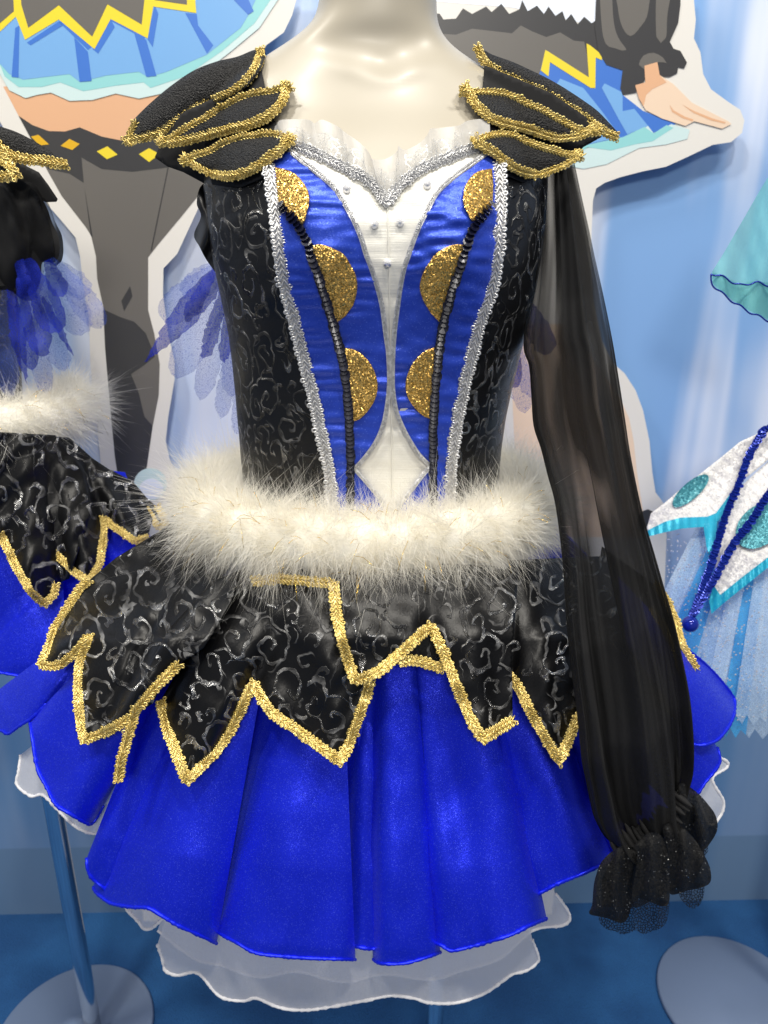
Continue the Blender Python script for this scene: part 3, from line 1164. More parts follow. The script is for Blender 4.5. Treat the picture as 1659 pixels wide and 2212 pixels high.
def pleat(hem, tl, tr, seed, off=0.0, tilt=0.0, bulge=0.030, mp=None, parent=None, mat='sblue', hemmat='sblue', name='skirt_pleat', waves=1.25, hemr=0.0016):
    mp = mp or skirt_map
    parent = parent or dress
    hem = catmull(hem, 6)
    a0, a1 = phi(*hem[0]), phi(*hem[-1])
    wf = min(1.0, abs(a1 - a0) / 0.17)
    waves = waves * (0.6 if wf < 0.8 else 1.0)
    def of(x, y):
        u = (phi(x, y) - a0) / (a1 - a0)
        v = np.clip((y - tl[1]) / (max(h[1] for h in hem) - tl[1]), 0, 1)
        u = np.clip(u, -0.1, 1.1)
        b = bulge * wf * v * (1 - np.abs(2 * u - 1) ** 3.2)
        b += tilt * 1.5 * (u - 0.5) * (0.3 + 0.7 * v)
        b -= 0.018 * wf * v * (np.exp(-np.clip(u, 0, 1) / 0.045) + np.exp(-np.clip(1 - u, 0, 1) / 0.045)) if mat == 'sblue' else 0.0
        b += 0.26 * bulge * wf * v * np.sin(u * 6.28 * waves + seed) + 0.0025 * v * sines(x, y, 80, 500, seed + 13)
        b += 0.0022 * sines(x, y, 90, 260, seed + 3) * v + 0.006 * sines(x, y, 170, 330, seed + 31, 4) * np.clip(v * 1.5, 0, 1)
        b += 0.0016 * sines(x, y, 15, 90, seed + 4) * np.clip((v - 0.84) / 0.16, 0, 1) + 0.0009 * sines(x, y, 60, 90, seed + 6, 7)
        return b
    outl = straight([tl, hem[0]], 8)[:-1] + hem + straight([hem[-1], tr], 8)[1:]
    p = patch(name, outl + straight([tr, tl], 10)[1:-1], mp, M[mat], parent, 8, off, of)
    hp = np.array(hem)
    q = at_t(hp, mp(hp, off + of(hp[:, 0], hp[:, 1]) + 0.0004))
    q = resample3(q, 0.0022)
    tube('hem', q, hemr, M[hemmat], p, 6, bump=0.16, seed=seed)
    return p


pleat([(-70, 1540), (-30, 1590), (0, 1578), (17, 1586), (40, 1570), (67, 1552), (100, 1520)], (330, 1240), (420, 1260), 1, 0.004, 0.02)
pleat([(64, 1556), (70, 1600), (80, 1660), (100, 1700), (120, 1738), (147, 1756), (180, 1775), (200, 1779), (224, 1740)], (360, 1250), (480, 1280), 2, 0.010, -0.01)
pleat([(187, 1855), (189, 1880), (203, 1902), (240, 1930)], (420, 1260), (480, 1280), 3, -0.004, -0.01)
pleat([(201, 1916), (205, 1926), (220, 1939), (240, 1952), (283, 1960), (320, 1962), (350, 1979), (383, 1999), (427, 2019), (468, 2038)], (420, 1260), (600, 1280), 4, 0.006, 0.012)
pleat([(450, 2000), (483, 2022), (510, 2036), (553, 2059), (620, 2067), (686, 2071), (768, 2073)], (560, 1270), (735, 1290), 5, 0.006, 0.016)
pleat([(740, 2040), (780, 2047), (802, 2050), (840, 2050)], (700, 1290), (800, 1290), 6, -0.012, 0.0)
pleat([(806, 2072), (820, 2081), (870, 2082), (920, 2069), (951, 2057)], (752, 1290), (885, 1290), 7, 0.006, 0.004)
pleat([(925, 2030), (953, 2042), (973, 2054), (1003, 2049), (1053, 2036), (1106, 2019), (1139, 2002), (1181, 1984)], (860, 1290), (1030, 1280), 8, 0.004, 0.016)
pleat([(1140, 1940), (1173, 1926), (1206, 1909), (1256, 1889), (1293, 1872), (1340, 1850)], (1000, 1280), (1150, 1270), 9, -0.004, 0.006)
pleat([(1300, 1850), (1360, 1835), (1420, 1790), (1470, 1740)], (1120, 1270), (1200, 1250), 10, -0.004, 0.006)
pleat([(1440, 1670), (1473, 1698), (1503, 1716), (1523, 1692), (1549, 1659), (1556, 1639), (1550, 1615)], (1180, 1250), (1300, 1230), 11, 0.0, 0.006)
pleat([(1470, 1600), (1510, 1610), (1543, 1603), (1563, 1586), (1583, 1553), (1588, 1516), (1573, 1489), (1533, 1443), (1488, 1405)], (1230, 1250), (1330, 1240), 12, 0.010, 0.0)

# the skirt's back half
def back_ring(name, mat, parent, dz, k, c=(0.0, 0.80), ztop=1.08, zbot=0.74, AW=0.44, BW=0.27, A0=0.17):
    V, UV, n, m = [], [], 61, 10
    for i in range(m):
        s = i / (m - 1)
        z = ztop + (zbot + dz - ztop) * s
        for j in range(n):
            a = math.pi * j / (n - 1)
            rip = 1 + 0.05 * s * math.sin(j * 1.3)
            A = (A0 + (AW - A0) * s ** 0.8) * k
            Bk = (0.12 + (BW - 0.12) * s ** 0.8) * k
            V.append((c[0] + A * math.cos(a) * rip, c[1] + Bk * math.sin(a) * rip, z))
            UV.append((a * 0.3, z))
    F = [[i * n + j, (i + 1) * n + j, (i + 1) * n + j + 1, i * n + j + 1] for i in range(m - 1) for j in range(n - 1)]
    return mesh_obj(name, V, F, M[mat], parent, UV)


back_ring('skirt_back', 'sblue', dress, 0.05, 0.92)

# ---------------------------------------------------------------- petticoat
def petti(hem, tl, tr, seed, off, name='petticoat_tier'):
    return pleat(hem, tl, tr, seed, off, 0.0, 0.014, mat='organza', hemmat='cordw', name=name, waves=5.3, hemr=0.0017)


petti([(340, 2040), (352, 2076), (357, 2096), (383, 2107), (427, 2102), (467, 2146), (493, 2159), (530, 2162), (553, 2156), (603, 2176), (653, 2182), (703, 2177), (786, 2162), (846, 2151), (896, 2157), (926, 2166), (986, 2166), (1046, 2146), (1086, 2119), (1106, 2105), (1139, 2096), (1161, 2079), (1163, 2066), (1150, 2030)], (420, 1800), (1100, 1800), 21, -0.030)
petti([(340, 2010), (420, 2070), (480, 2085), (560, 2110), (640, 2098), (740, 2120), (830, 2104), (930, 2115), (1000, 2095), (1080, 2070), (1150, 2010), (1216, 1999), (1231, 1982), (1223, 1962), (1200, 1930)], (420, 1800), (1120, 1800), 22, -0.050)
petti([(265, 1940), (272, 1962), (298, 1990), (310, 2006), (327, 2006), (350, 1986), (380, 1960)], (330, 1800), (420, 1800), 23, -0.036)
petti([(45, 1630), (40, 1666), (37, 1696), (67, 1720), (88, 1716), (103, 1726), (125, 1750), (170, 1790), (215, 1800), (240, 1760)], (150, 1550), (280, 1600), 24, -0.030)
petti([(1500, 1700), (1530, 1780), (1556, 1762), (1563, 1732), (1545, 1700), (1539, 1679), (1569, 1659), (1570, 1645), (1540, 1630)], (1440, 1640), (1500, 1580), 25, -0.030)

# ---------------------------------------------------------------- black peplum with gold zigzag hem
def pep_off(seed, folds=None, base=0.022):
    def f(x, y):
        o = 0.007 * sines(x, y, 150, 220, seed) + 0.003 * sines(x, y, 45, 60, seed + 1)
        if folds:
            for fx, fy, gx, gy, w, a in folds:      # ridge lines in the cloth
                d = np.array([gx - fx, gy - fy], float)
                L = np.hypot(*d)
                d /= L
                u = (x - fx) * d[0] + (y - fy) * d[1]
                k = (x - fx) * -d[1] + (y - fy) * d[0]
                o = o + a * np.exp(-(k / w) ** 2) * np.clip(u / L + 0.2, 0, 1.1)
        return o
    return f


def peplum(outline, trims, seed, off, folds=None, w=0.0108, mp=None, parent=None, mat='jac2', thick=0.0015):
    mp = mp or skirt_map
    parent = parent or dress
    of0 = pep_off(seed, folds)
    if parent is dress:
        def of(x, y): return (of0(x, y) + off) * np.clip((y - 1120) / 260.0, 0.2, 1.0) - off
    else:
        of = of0
    p = patch('peplum_panel', straight(outline, 6, True), mp, M[mat], parent, 7, off, of, thick)
    for tr in trims:
        h = np.array(straight(tr, 5))
        q = at_t(h, mp(h, off + of(h[:, 0], h[:, 1]) + 0.0035))
        braid('gold_braid', q, w, M['gold'], p, seed=abs(int(h[0][0])) % 97)
    return p


# far left panel
PA = [(193, 1253), (173, 1270), (147, 1310), (117, 1360), (103, 1406), (87, 1436), (113, 1440), (133, 1436), (160, 1412), (193, 1372), (180, 1406), (170, 1440), (168, 1490), (171, 1540), (181, 1600), (213, 1587), (247, 1572), (282, 1550)]
peplum(PA + [(330, 1520), (420, 1330), (500, 1220), (400, 1110), (340, 1150), (250, 1205)], [PA], 41, 0.048, [(400, 1180, 130, 1400, 30, 0.012), (430, 1200, 230, 1560, 34, 0.016), (420, 1190, 300, 1420, 20, -0.018)])
# folded tooth seen almost edge-on
PB = [(255, 1688), (262, 1640), (278, 1588), (292, 1536), (322, 1500), (355, 1466), (387, 1434)]
peplum([(250, 1690), (256, 1640), (268, 1590), (284, 1523), (310, 1456), (367, 1356), (460, 1255), (520, 1230), (500, 1300), (440, 1400)] + PB[::-1], [PB], 43, 0.062, [(470, 1240, 290, 1500, 22, 0.014)])
# front left panel with two teeth
PC = [(347, 1512), (360, 1573), (377, 1616), (404, 1688), (467, 1624), (500, 1577), (545, 1476), (586, 1540), (636, 1573), (686, 1610), (735, 1645), (753, 1612), (773, 1556), (790, 1506), (800, 1470)]
peplum([(390, 1440)] + PC + [(800, 1380), (760, 1240), (560, 1215), (470, 1250), (410, 1360)], [PC], 47, 0.042, [(600, 1260, 420, 1640, 50, 0.012), (640, 1270, 545, 1480, 26, -0.012), (690, 1280, 720, 1600, 40, 0.010), (480, 1260, 390, 1450, 22, -0.012)])
# front right panel
PD = [(722, 1262), (726, 1323), (736, 1373), (750, 1423), (766, 1470), (790, 1464), (820, 1449), (870, 1406), (906, 1373), (931, 1352), (946, 1383), (963, 1423), (980, 1466), (1000, 1516), (1020, 1562), (1045, 1597), (1073, 1578), (1108, 1556)]
peplum(PD + [(1106, 1440), (1120, 1225), (930, 1215), (722, 1215)], [PD, [(547, 1256), (600, 1250), (660, 1255), (722, 1262)]], 53, 0.052, [(930, 1240, 930, 1360, 26, -0.010), (860, 1240, 800, 1460, 34, 0.008), (1000, 1240, 1040, 1560, 34, 0.010)])
braid('under_hem_braid', path3d(straight([(862, 1432), (884, 1426), (915, 1430), (955, 1444)], 5), skirt_map, 0.046), 0.0108, M['gold'], dress, seed=12)
patch('under_hem', straight([(868, 1402), (925, 1366), (950, 1392), (975, 1450), (955, 1446), (915, 1432), (884, 1428), (840, 1440)], 6, True), skirt_map, M['jac2'], dress, 8, 0.034)
# right panel
PE = [(1092, 1447), (1106, 1466), (1123, 1490), (1146, 1540), (1173, 1586), (1208, 1645), (1224, 1606), (1248, 1552)]
peplum(PE + [(1300, 1600), (1360, 1450), (1330, 1200), (1100, 1210), (1080, 1330)], [PE, [(1248, 1552), (1300, 1480), (1340, 1520)]], 59, 0.040, [(1160, 1240, 1200, 1600, 36, 0.012), (1110, 1240, 1100, 1440, 20, -0.010)])
# far right panel, partly seen through the sleeve
PF = [(1413, 1262), (1436, 1289), (1459, 1339), (1473, 1393), (1503, 1444)]
PF2 = [(1405, 1318), (1436, 1360), (1449, 1406), (1456, 1456), (1454, 1540), (1420, 1500)]
peplum([(1300, 1180)] + PF + [(1475, 1470), (1462, 1548), (1415, 1530), (1340, 1540), (1280, 1300)], [PF, PF2], 61, 0.014, None)

# ---------------------------------------------------------------- fur belt
def fur(name, c, A, B, r, n, length, mat, parent, arc=(0, 2 * math.pi), seed=5, width=0.00025, grav=0.40, flare=1.0):
    g = np.random.default_rng(seed)
    # solid core
    nu, nv = 96, 12
    a = np.linspace(arc[0], arc[1], nu)
    b = np.arange(nv) * 2 * math.pi / nv
    cr = r * 0.95
    def tor(aa, bb, rr):
        R = np.stack([np.cos(aa), np.sin(aa), np.zeros_like(aa)], -1)
        cen = np.stack([c[0] + A * np.cos(aa), c[1] + B * np.sin(aa), np.full_like(aa, c[2])], -1)
        nr = R * np.cos(bb)[..., None] + np.array([0, 0, 1.0]) * np.sin(bb)[..., None]
        return cen + nr * np.asarray(rr)[..., None], nr, R
    AA, BB = np.meshgrid(a, b, indexing='ij')
    V, _, _ = tor(AA, BB, np.full(AA.shape, cr))
    V = V.reshape(-1, 3)
    F = ring_faces(nu, nv).tolist()
    core = mesh_obj(name, V, F, M['furcore'], parent)
    # strands
    aa = g.uniform(arc[0], arc[1], n)
    bb = g.uniform(0, 2 * math.pi, n)
    root, nr, R = tor(aa, bb, np.full(n, r * 0.75))
    tang = np.stack([-np.sin(aa), np.cos(aa), np.zeros(n)], -1)
    up = np.array([0, 0, 1.0])
    # clumps: neighbouring strands lean the same way
    ca = np.round(aa * 34 + 0.7 * np.sin(bb * 3)).astype(int)
    cb = np.round(bb * 3.2).astype(int)
    key = (ca * 31 + cb * 977) % 4001
    cl = np.random.default_rng(seed + 1).normal(0, 0.38, (4001, 3))[key]
    d = nr + cl * 0.9 + g.normal(0, 0.26, (n, 3)) + 0.25 * tang * np.sin(aa * 23)[:, None]
    d /= np.linalg.norm(d, axis=1)[:, None]
    L = length * g.uniform(0.45, 1.0, n) * np.random.default_rng(seed + 2).uniform(0.55, 1.35, 4001)[key]
    wild = g.random(n) < 0.07
    L = np.where(wild, L * 1.35, L)
    L *= np.where(bb > math.pi, 0.80, 1.0)
    dn = -up[None] * (grav * g.uniform(0.4, 1.3, n))[:, None] + g.normal(0, 0.42, (n, 3)) + np.random.default_rng(seed + 4).normal(0, 0.38, (4001, 3))[key]
    S = [0, 0.4, 0.75, 1.0]
    side = np.cross(d, g.normal(0, 1, (n, 3)))
    side /= np.linalg.norm(side, axis=1)[:, None]
    wd = np.where(wild, 0.5, 1.0) * width * g.uniform(0.6, 1.2, n)
    pts = [root + d * (L * s)[:, None] + dn * (L * s * s)[:, None] for s in S]
    Vs = np.zeros((n, 7, 3))
    for i, wk in enumerate((1.0, 0.85, 0.55)):
        Vs[:, 2 * i] = pts[i] - side * (wd * wk)[:, None]
        Vs[:, 2 * i + 1] = pts[i] + side * (wd * wk)[:, None]
    Vs[:, 6] = pts[3]
    base = (np.arange(n) * 7)[:, None]
    q = np.concatenate([base + np.array([0, 1, 3, 2]), base + np.array([2, 3, 5, 4])]).tolist()
    tr = (base + np.array([4, 5, 6])).tolist()
    fo = mesh_obj('fur_strands', Vs.reshape(-1, 3), q + tr, mat, core, kind='stuff')
    return core, tor


belt, tor = fur('fur_belt', (-0.018, 0.80, 1.086), 0.178, 0.146, 0.029, 150000, 0.032, M['fur'], dress)
# tinsel threads in the fur
def tinsel(parent, tor, n, arc, seed, L0=0.03):
    g = np.random.default_rng(seed)
    V, F = [], []
    for i in range(n):
        aa = np.array([g.uniform(*arc)]); bb = np.array([g.uniform(-2.4, 1.9)])
        p, nr, R = tor(aa, bb, np.array([0.030]))
        d = nr[0] + g.normal(0, 0.75, 3)
        d /= np.linalg.norm(d)
        L = L0 * g.uniform(0.4, 1.1)
        pts = [p[0] + d * L * s + np.array([0, 0, -0.4]) * L * s * s for s in (0, 0.5, 1)]
        v, f = tube('t', np.array(pts), 0.00032, None, None, 3, make=False)
        F += [[k + len(V) for k in q] for q in f]
        V += v.tolist()
    return mesh_obj('gold_tinsel', V, F, M['tinsel'], parent, kind='stuff')


tinsel(belt, tor, 190, (math.pi, 2 * math.pi), 3)

# ---------------------------------------------------------------- long sheer sleeve
slL = catmull([(1168, 372), (1160, 470), (1148, 600), (1131, 740), (1143, 790), (1148, 853), (1153, 920), (1169, 970), (1183, 1026), (1199, 1086), (1212, 1180), (1218, 1253), (1223, 1339), (1233, 1439), (1246, 1539), (1256, 1639), (1266, 1690), (1279, 1752), (1289, 1778), (1308, 1809), (1336, 1828)])
slR = catmull([(1240, 355), (1256, 433), (1269, 493), (1281, 553), (1299, 636), (1319, 736), (1333, 820), (1346, 903), (1359, 986), (1383, 1103), (1406, 1186), (1426, 1259), (1443, 1319), (1459, 1393), (1476, 1486), (1484, 1573), (1485, 1640), (1478, 1680), (1467, 1722)])


def arc_param(c, n):
    c = np.array(c)
    L = np.r_[0, np.cumsum(np.hypot(*np.diff(c, axis=0).T))]
    s = np.linspace(0, L[-1], n)
    return np.stack([np.interp(s, L, c[:, 0]), np.interp(s, L, c[:, 1])], 1)


def make_sleeve():
    n, m = 150, 128
    l, r = arc_param(slL, n), arc_param(slR, n)
    vv = np.linspace(0, 1, n)
    Yc = np.interp(vv, [0, 0.2, 0.4, 0.55, 0.7, 0.85, 1.0], [0.775, 0.755, 0.70, 0.635, 0.585, 0.555, 0.545])
    ph = np.arange(m) * 2 * math.pi / m
    V, UV = [], []
    for i in range(n):
        Lp, Rp = P(l[i][0], l[i][1], Yc[i]), P(r[i][0], r[i][1], Yc[i])
        c = (Lp + Rp) / 2
        ax = (Rp - Lp) / 2
        w = np.linalg.norm(ax)
        dep = min(0.024, w * 0.6)
        v = vv[i]
        sp = np.sin(ph)
        fold = 0.009 * np.sin(ph * 5 + 1.8 * v + 0.9 * np.sin(v * 6)) + 0.006 * np.sin(ph * 9 + 2.0 - 3.5 * v) * (0.6 + 0.4 * np.sin(v * 9 + ph * 2)) + 0.0035 * np.sin(ph * 15 + 4 * v) + 0.002 * np.sin(ph * 26 - 3 * v)
        fold = fold * (0.5 + 1.2 * v) + 0.004 * np.sin(ph * 17 + 5 * v) * np.clip((v - 0.75) / 0.25, 0, 1)
        fold *= np.abs(sp) ** 0.5
        off = -(sp * dep + np.sign(sp) * fold)
        pts = c + ax * np.cos(ph)[:, None] + np.array([0, 1.0, -0.15]) * off[:, None]
        V.append(pts)
        UV.append(np.stack([ph / 6.283 * 0.30, np.full(m, v * 0.75)], 1))
    return mesh_obj('sleeve', np.vstack(V), ring_faces(n, m).tolist(), M['sheer_black'], dress, np.vstack(UV))


sleeve = make_sleeve()
# gathered wrist and its frill
wl = straight([(1332, 1832), (1370, 1812), (1410, 1790), (1440, 1766), (1470, 1726)], 4)
q = path3d(wl, plane_map(0.53), 0.0)
qq = resample3(q, 0.004)
T_, N_, B_ = frames(qq)
VS, FS = stamp(qq, T_, N_, B_, [bar_template((0, -0.011, 0.0), (0.001, 0.011, 0.0), 0.0030, 6)], 0.0012, 9)
mesh_obj('wrist_gathers', VS[0], FS[0].tolist(), M['velvet'], sleeve)
LOBES = [
    ([(1326, 1836), (1304, 1856), (1293, 1874), (1283, 1909), (1279, 1955), (1273, 1974), (1306, 1982), (1349, 1992), (1364, 1950), (1368, 1890), (1376, 1840), (1352, 1826)], 0.512, 71),
    ([(1372, 1826), (1378, 1850), (1370, 1900), (1366, 1946), (1389, 1942), (1426, 1957), (1445, 1950), (1446, 1900), (1444, 1850), (1428, 1805), (1400, 1800)], 0.500, 72),
    ([(1432, 1790), (1444, 1840), (1447, 1900), (1449, 1932), (1489, 1923), (1531, 1910), (1535, 1880), (1522, 1848), (1504, 1818), (1480, 1792), (1456, 1776)], 0.512, 73),
    ([(1464, 1700), (1476, 1692), (1506, 1712), (1530, 1738), (1546, 1762), (1550, 1790), (1537, 1817), (1516, 1836), (1490, 1800), (1466, 1764), (1456, 1740)], 0.535, 74)]
for o_, yy, sd in LOBES:
    oo = np.array(o_, float)
    cxm = oo[:, 0].mean()
    def lf(x, y, sd=sd, oo=oo):
        d = dist_to(oo, np.stack([x, y], 1))
        return 0.010 * (1 - np.exp(-d / 22)) + 0.0035 * np.sin(x * 0.16 + sd + 0.5 * np.sin(y * 0.03)) + 0.002 * sines(x, y, 18, 60, sd)
    patch('cuff_frill', catmull(o_, 5, True), plane_map(yy), M['cuff'], sleeve, 5, 0.0, lf)
patch('cuff_lining', straight([(1330, 1840), (1300, 1900), (1300, 1960), (1380, 1960), (1440, 1930), (1500, 1905), (1520, 1860), (1525, 1800), (1500, 1740), (1470, 1716), (1400, 1790)], 6, True), plane_map(0.556), M['velvet'], sleeve, 9, 0.0)
patch('cuff_lace', straight(catmull([(1290, 1972), (1297, 1995), (1312, 2008), (1330, 2012), (1345, 2019), (1362, 2014), (1375, 2010), (1390, 2018), (1407, 2012), (1425, 2006), (1440, 1990), (1447, 1950)], 4) + [(1400, 1935), (1340, 1960)], 5, True), plane_map(0.518), M['blace'], sleeve, 5, 0.0, lambda x, y: 0.004 * np.sin(x * 0.12))
patch('cuff_lace', straight(catmull([(1463, 1915), (1470, 1940), (1482, 1955), (1496, 1963), (1511, 1955), (1520, 1935), (1523, 1910)], 4) + [(1490, 1905)], 5, True), plane_map(0.522), M['blace'], sleeve, 5, 0.0, lambda x, y: 0.003 * np.sin(x * 0.12))
patch('cuff_lace', straight([(1505, 1825), (1528, 1815), (1530, 1838), (1522, 1850), (1512, 1845)], 4, True), plane_map(0.545), M['blace'], sleeve, 5, 0.0)


# ---------------------------------------------------------------- net petals behind the waist
def petal(parent, base, tip, w, Y, mat, seed, round_=True, name='net_petal', slope=0.0):
    b, t = np.array(base, float), np.array(tip, float)
    d = t - b
    L = np.hypot(*d)
    d /= L
    s = np.array([-d[1], d[0]])
    prof = [(0, 0.25), (0.2, 0.55), (0.45, 0.85), (0.7, 1.0), (0.88, 0.85), (0.97, 0.45)] if round_ else [(0, 0.3), (0.3, 0.9), (0.55, 1.0), (0.8, 0.5), (0.95, 0.12)]
    w = w * 0.82
    left = [tuple(b + d * L * k + s * w * q) for k, q in prof]
    right = [tuple(b + d * L * k - s * w * q) for k, q in prof]
    o = catmull(left + [tuple(t)] + right[::-1], 7, True)
    rg = np.random.default_rng(seed)
    o = [(x + rg.normal(0, 1.6), y + rg.normal(0, 1.6)) for x, y in o]
    pm = plane_map(Y, slope)
    return patch(name, o, pm, M[mat], parent, 9, 0.0, lambda x, y: 0.010 * sines(x, y, 60, 80, seed) + 0.003 * sines(x, y, 16, 60, seed + 1))


for i, (b, t, w, Y, mat, rd) in enumerate([
        ((500, 560), (312, 784), 34, 0.93, 'net_deep', False), ((470, 570), (402, 692), 20, 0.91, 'net_deep', True),
        ((500, 560), (350, 690), 46, 0.95, 'net_blue', True), ((500, 600), (376, 812), 44, 0.95, 'net_blue', True),
        ((500, 620), (432, 862), 30, 0.94, 'net_blue', True), ((510, 640), (500, 860), 30, 0.93, 'net_blue', True),
        ((510, 700), (478, 902), 24, 0.95, 'net_blue', True), ((500, 580), (440, 776), 20, 0.92, 'net_deep', True),
        ((505, 600), (482, 785), 16, 0.915, 'net_deep', True), ((515, 800), (512, 938), 16, 0.94, 'net_blue', True),
        ((500, 560), (395, 640), 40, 0.94, 'net_blue', True),
        ((1100, 690), (1135, 890), 30, 0.93, 'net_blue', True), ((1110, 640), (1146, 860), 26, 0.94, 'net_blue', True),
        ((1110, 620), (1190, 765), 34, 0.92, 'net_deep', True), ((1110, 700), (1112, 840), 20, 0.92, 'net_deep', True)]):
    petal(dress, b, t, w, Y, mat, 100 + i, rd)

# ================================================================== left neighbour
LX, LY = -0.575, 1.00
mL = tag(empty('mannequin', (LX, LY, 0)), 'chrome pole and round grey base of the mannequin at the left edge', 'mannequin')
pb = P(204, 2235, 0.955)
lx = pb[0]
tube('pole', [(lx, 0.955, z) for z in np.linspace(0.012, 1.0, 12)], 0.0140, M['chrome'], mL, 24)
lathe('base', [(0.0, 0.0), (0.136, 0.0), (0.138, 0.003), (0.138, 0.007), (0.135, 0.010), (0.02, 0.011), (0.019, 0.03)], M['base'], mL, (P(160, 2230, 0.965)[0], 0.965), 64)
dL = tag(empty('stage_dress', (LX, LY, 0.70)), 'black and blue stage dress with fur belt cut off by the left edge', 'dress')
lguide = guide_map(LX, LY, [z + 0.065 for z in ZS], [.15, .17, .22, .25, .28, .30, .32, .34, .34], [.15, .17, .21, .25, .29, .31, .33, .34, .34], [.10, .12, .13, .14, .15, .16, .17, .17, .17])
# torso under the cloth
lathe('torso', [(0.05, 1.62), (0.055, 1.50), (0.10, 1.46), (0.11, 1.42), (0.112, 1.35), (0.10, 1.25), (0.09, 1.14), (0.09, 1.08), (0.10, 0.98)], M['body'], mL, (LX - 0.02, LY), 48)
bl = lathe('bodice', [(0.118, 1.40), (0.119, 1.35), (0.110, 1.25), (0.098, 1.14), (0.096, 1.09)], M['jac'], dL, (LX - 0.02, LY), 64)
fl, torL = fur('fur_belt', (LX, LY, 1.140), 0.150, 0.125, 0.028, 34000, 0.032, M['fur'], dL, (-2.2, 0.9), 15, 0.0003, 0.3)
tinsel(fl, torL, 40, (-1.5, 0.6), 8)
lp = [(0, 1153), (20, 1193), (43, 1240), (67, 1280), (97, 1305), (117, 1284), (121, 1262)]
peplum([(-60, 1090)] + lp + [(150, 1250), (200, 1100), (180, 1010), (120, 940), (-60, 930)], [lp], 81, 0.030, [(60, 960, 60, 1280, 26, 0.012), (100, 960, 130, 1200, 18, -0.012)], mp=lguide, parent=dL, w=0.0108)
lp2 = [(88, 1172), (127, 1203), (160, 1235), (188, 1255), (200, 1246), (217, 1214), (224, 1156), (222, 1118), (243, 1136), (293, 1170), (320, 1160)]
peplum(lp2 + [(330, 1120), (287, 1046), (250, 1023), (200, 990), (150, 945), (90, 940), (80, 1040)], [lp2], 83, 0.018, [(140, 960, 190, 1230, 26, 0.010), (170, 970, 225, 1120, 18, -0.010), (200, 990, 280, 1140, 26, 0.010)], mp=lguide, parent=dL, w=0.0108)
lp3 = [(316, 1100), (330, 1122), (342, 1140), (362, 1136), (350, 1110), (340, 1095)]
peplum(lp3 + [(317, 1075), (287, 1040), (240, 1015), (270, 1080)], [lp3], 85, 0.008, None, mp=lguide, parent=dL, w=0.0105)
for i, (h, a, b, of_) in enumerate([
        ([(-80, 1440), (-20, 1450), (40, 1460), (100, 1470), (150, 1480)], (-40, 1020), (120, 1020), 0.008),
        ([(120, 1470), (170, 1455), (220, 1430), (260, 1400)], (90, 1020), (200, 1020), 0.002),
        ([(240, 1390), (290, 1360), (340, 1320), (370, 1270)], (180, 1010), (270, 1020), 0.0)]):
    pleat(h, a, b, 130 + i, of_, 0.012, 0.010, mp=lguide, parent=dL)
# shoulder leaves
LA = catmull([(-40, 262), (0, 273), (40, 287), (83, 310), (117, 333), (145, 362)])
LB = catmull([(145, 362), (110, 358), (83, 354), (33, 347), (0, 328), (-40, 300)])
leaf(dL, LA + LB[1:], [inset(LB, 7)], plane_map(0.90), 0.0125, puff=0.004)
LC = catmull([(-40, 318), (0, 334), (20, 348), (42, 380)])
LD = catmull([(42, 380), (20, 386), (0, 389), (-40, 392)])
leaf(dL, LC + LD[1:], [inset(LC, 6), inset(LD, 6)], plane_map(0.885), 0.0125, puff=0.004)
patch('shoulder_pad', straight([(30, 345), (84, 372), (105, 400), (125, 430), (122, 436), (100, 437), (60, 420), (0, 400)], 6, True), plane_map(0.93), M['velvet'], dL, 8, 0, None, 0.004)


def puffs(x, y): return 0.03 * (1 - np.exp(-dist_to(PUFF, np.stack([x, y], 1)) / 40)) + 0.006 * np.sin(x * 0.09 + 1.2 * np.sin(y * 0.02)) + 0.003 * sines(x, y, 30, 70, 91)


PUFF = np.array(catmull([(-60, 370), (35, 378), (80, 405), (105, 440), (120, 480), (134, 510), (137, 545), (132, 566), (122, 574), (97, 572), (93, 613), (77, 646), (50, 648), (20, 628), (-60, 600)], 7, True))
patch('puff_sleeve', [tuple(p) for p in PUFF], plane_map(0.935), M['sheer_black'], dL, 8, 0.0, puffs)
patch('puff_sleeve_lining', [tuple((p - [20, 500]) * 0.93 + [20, 500]) for p in PUFF], plane_map(0.945), M['velvet'], dL, 9, 0.0, lambda x, y: 0.02 + 0.004 * sines(x, y, 30, 70, 92))
for i, (b, t, w, mat, rd) in enumerate([
        ((60, 560), (125, 720), 40, 'net_deep', True), ((40, 560), (95, 770), 34, 'net_deep', True), ((40, 600), (70, 800), 26, 'net_deep', True),
        ((100, 560), (135, 640), 26, 'net_deep', True), ((20, 620), (58, 830), 20, 'net_deep', False), ((110, 560), (222, 705), 36, 'net_blue', True),
        ((100, 580), (185, 720), 44, 'net_blue', True), ((90, 640), (160, 770), 10, 'net_deep', False), ((80, 640), (140, 800), 30, 'net_blue', True),
        ((70, 680), (100, 850), 26, 'net_blue', True), ((10, 620), (20, 860), 30, 'net_blue', True), ((110, 560), (190, 640), 34, 'net_blue', True)]):
    petal(dL, b, t, w, 0.90 + 0.006 * i, mat, 160 + i, rd)

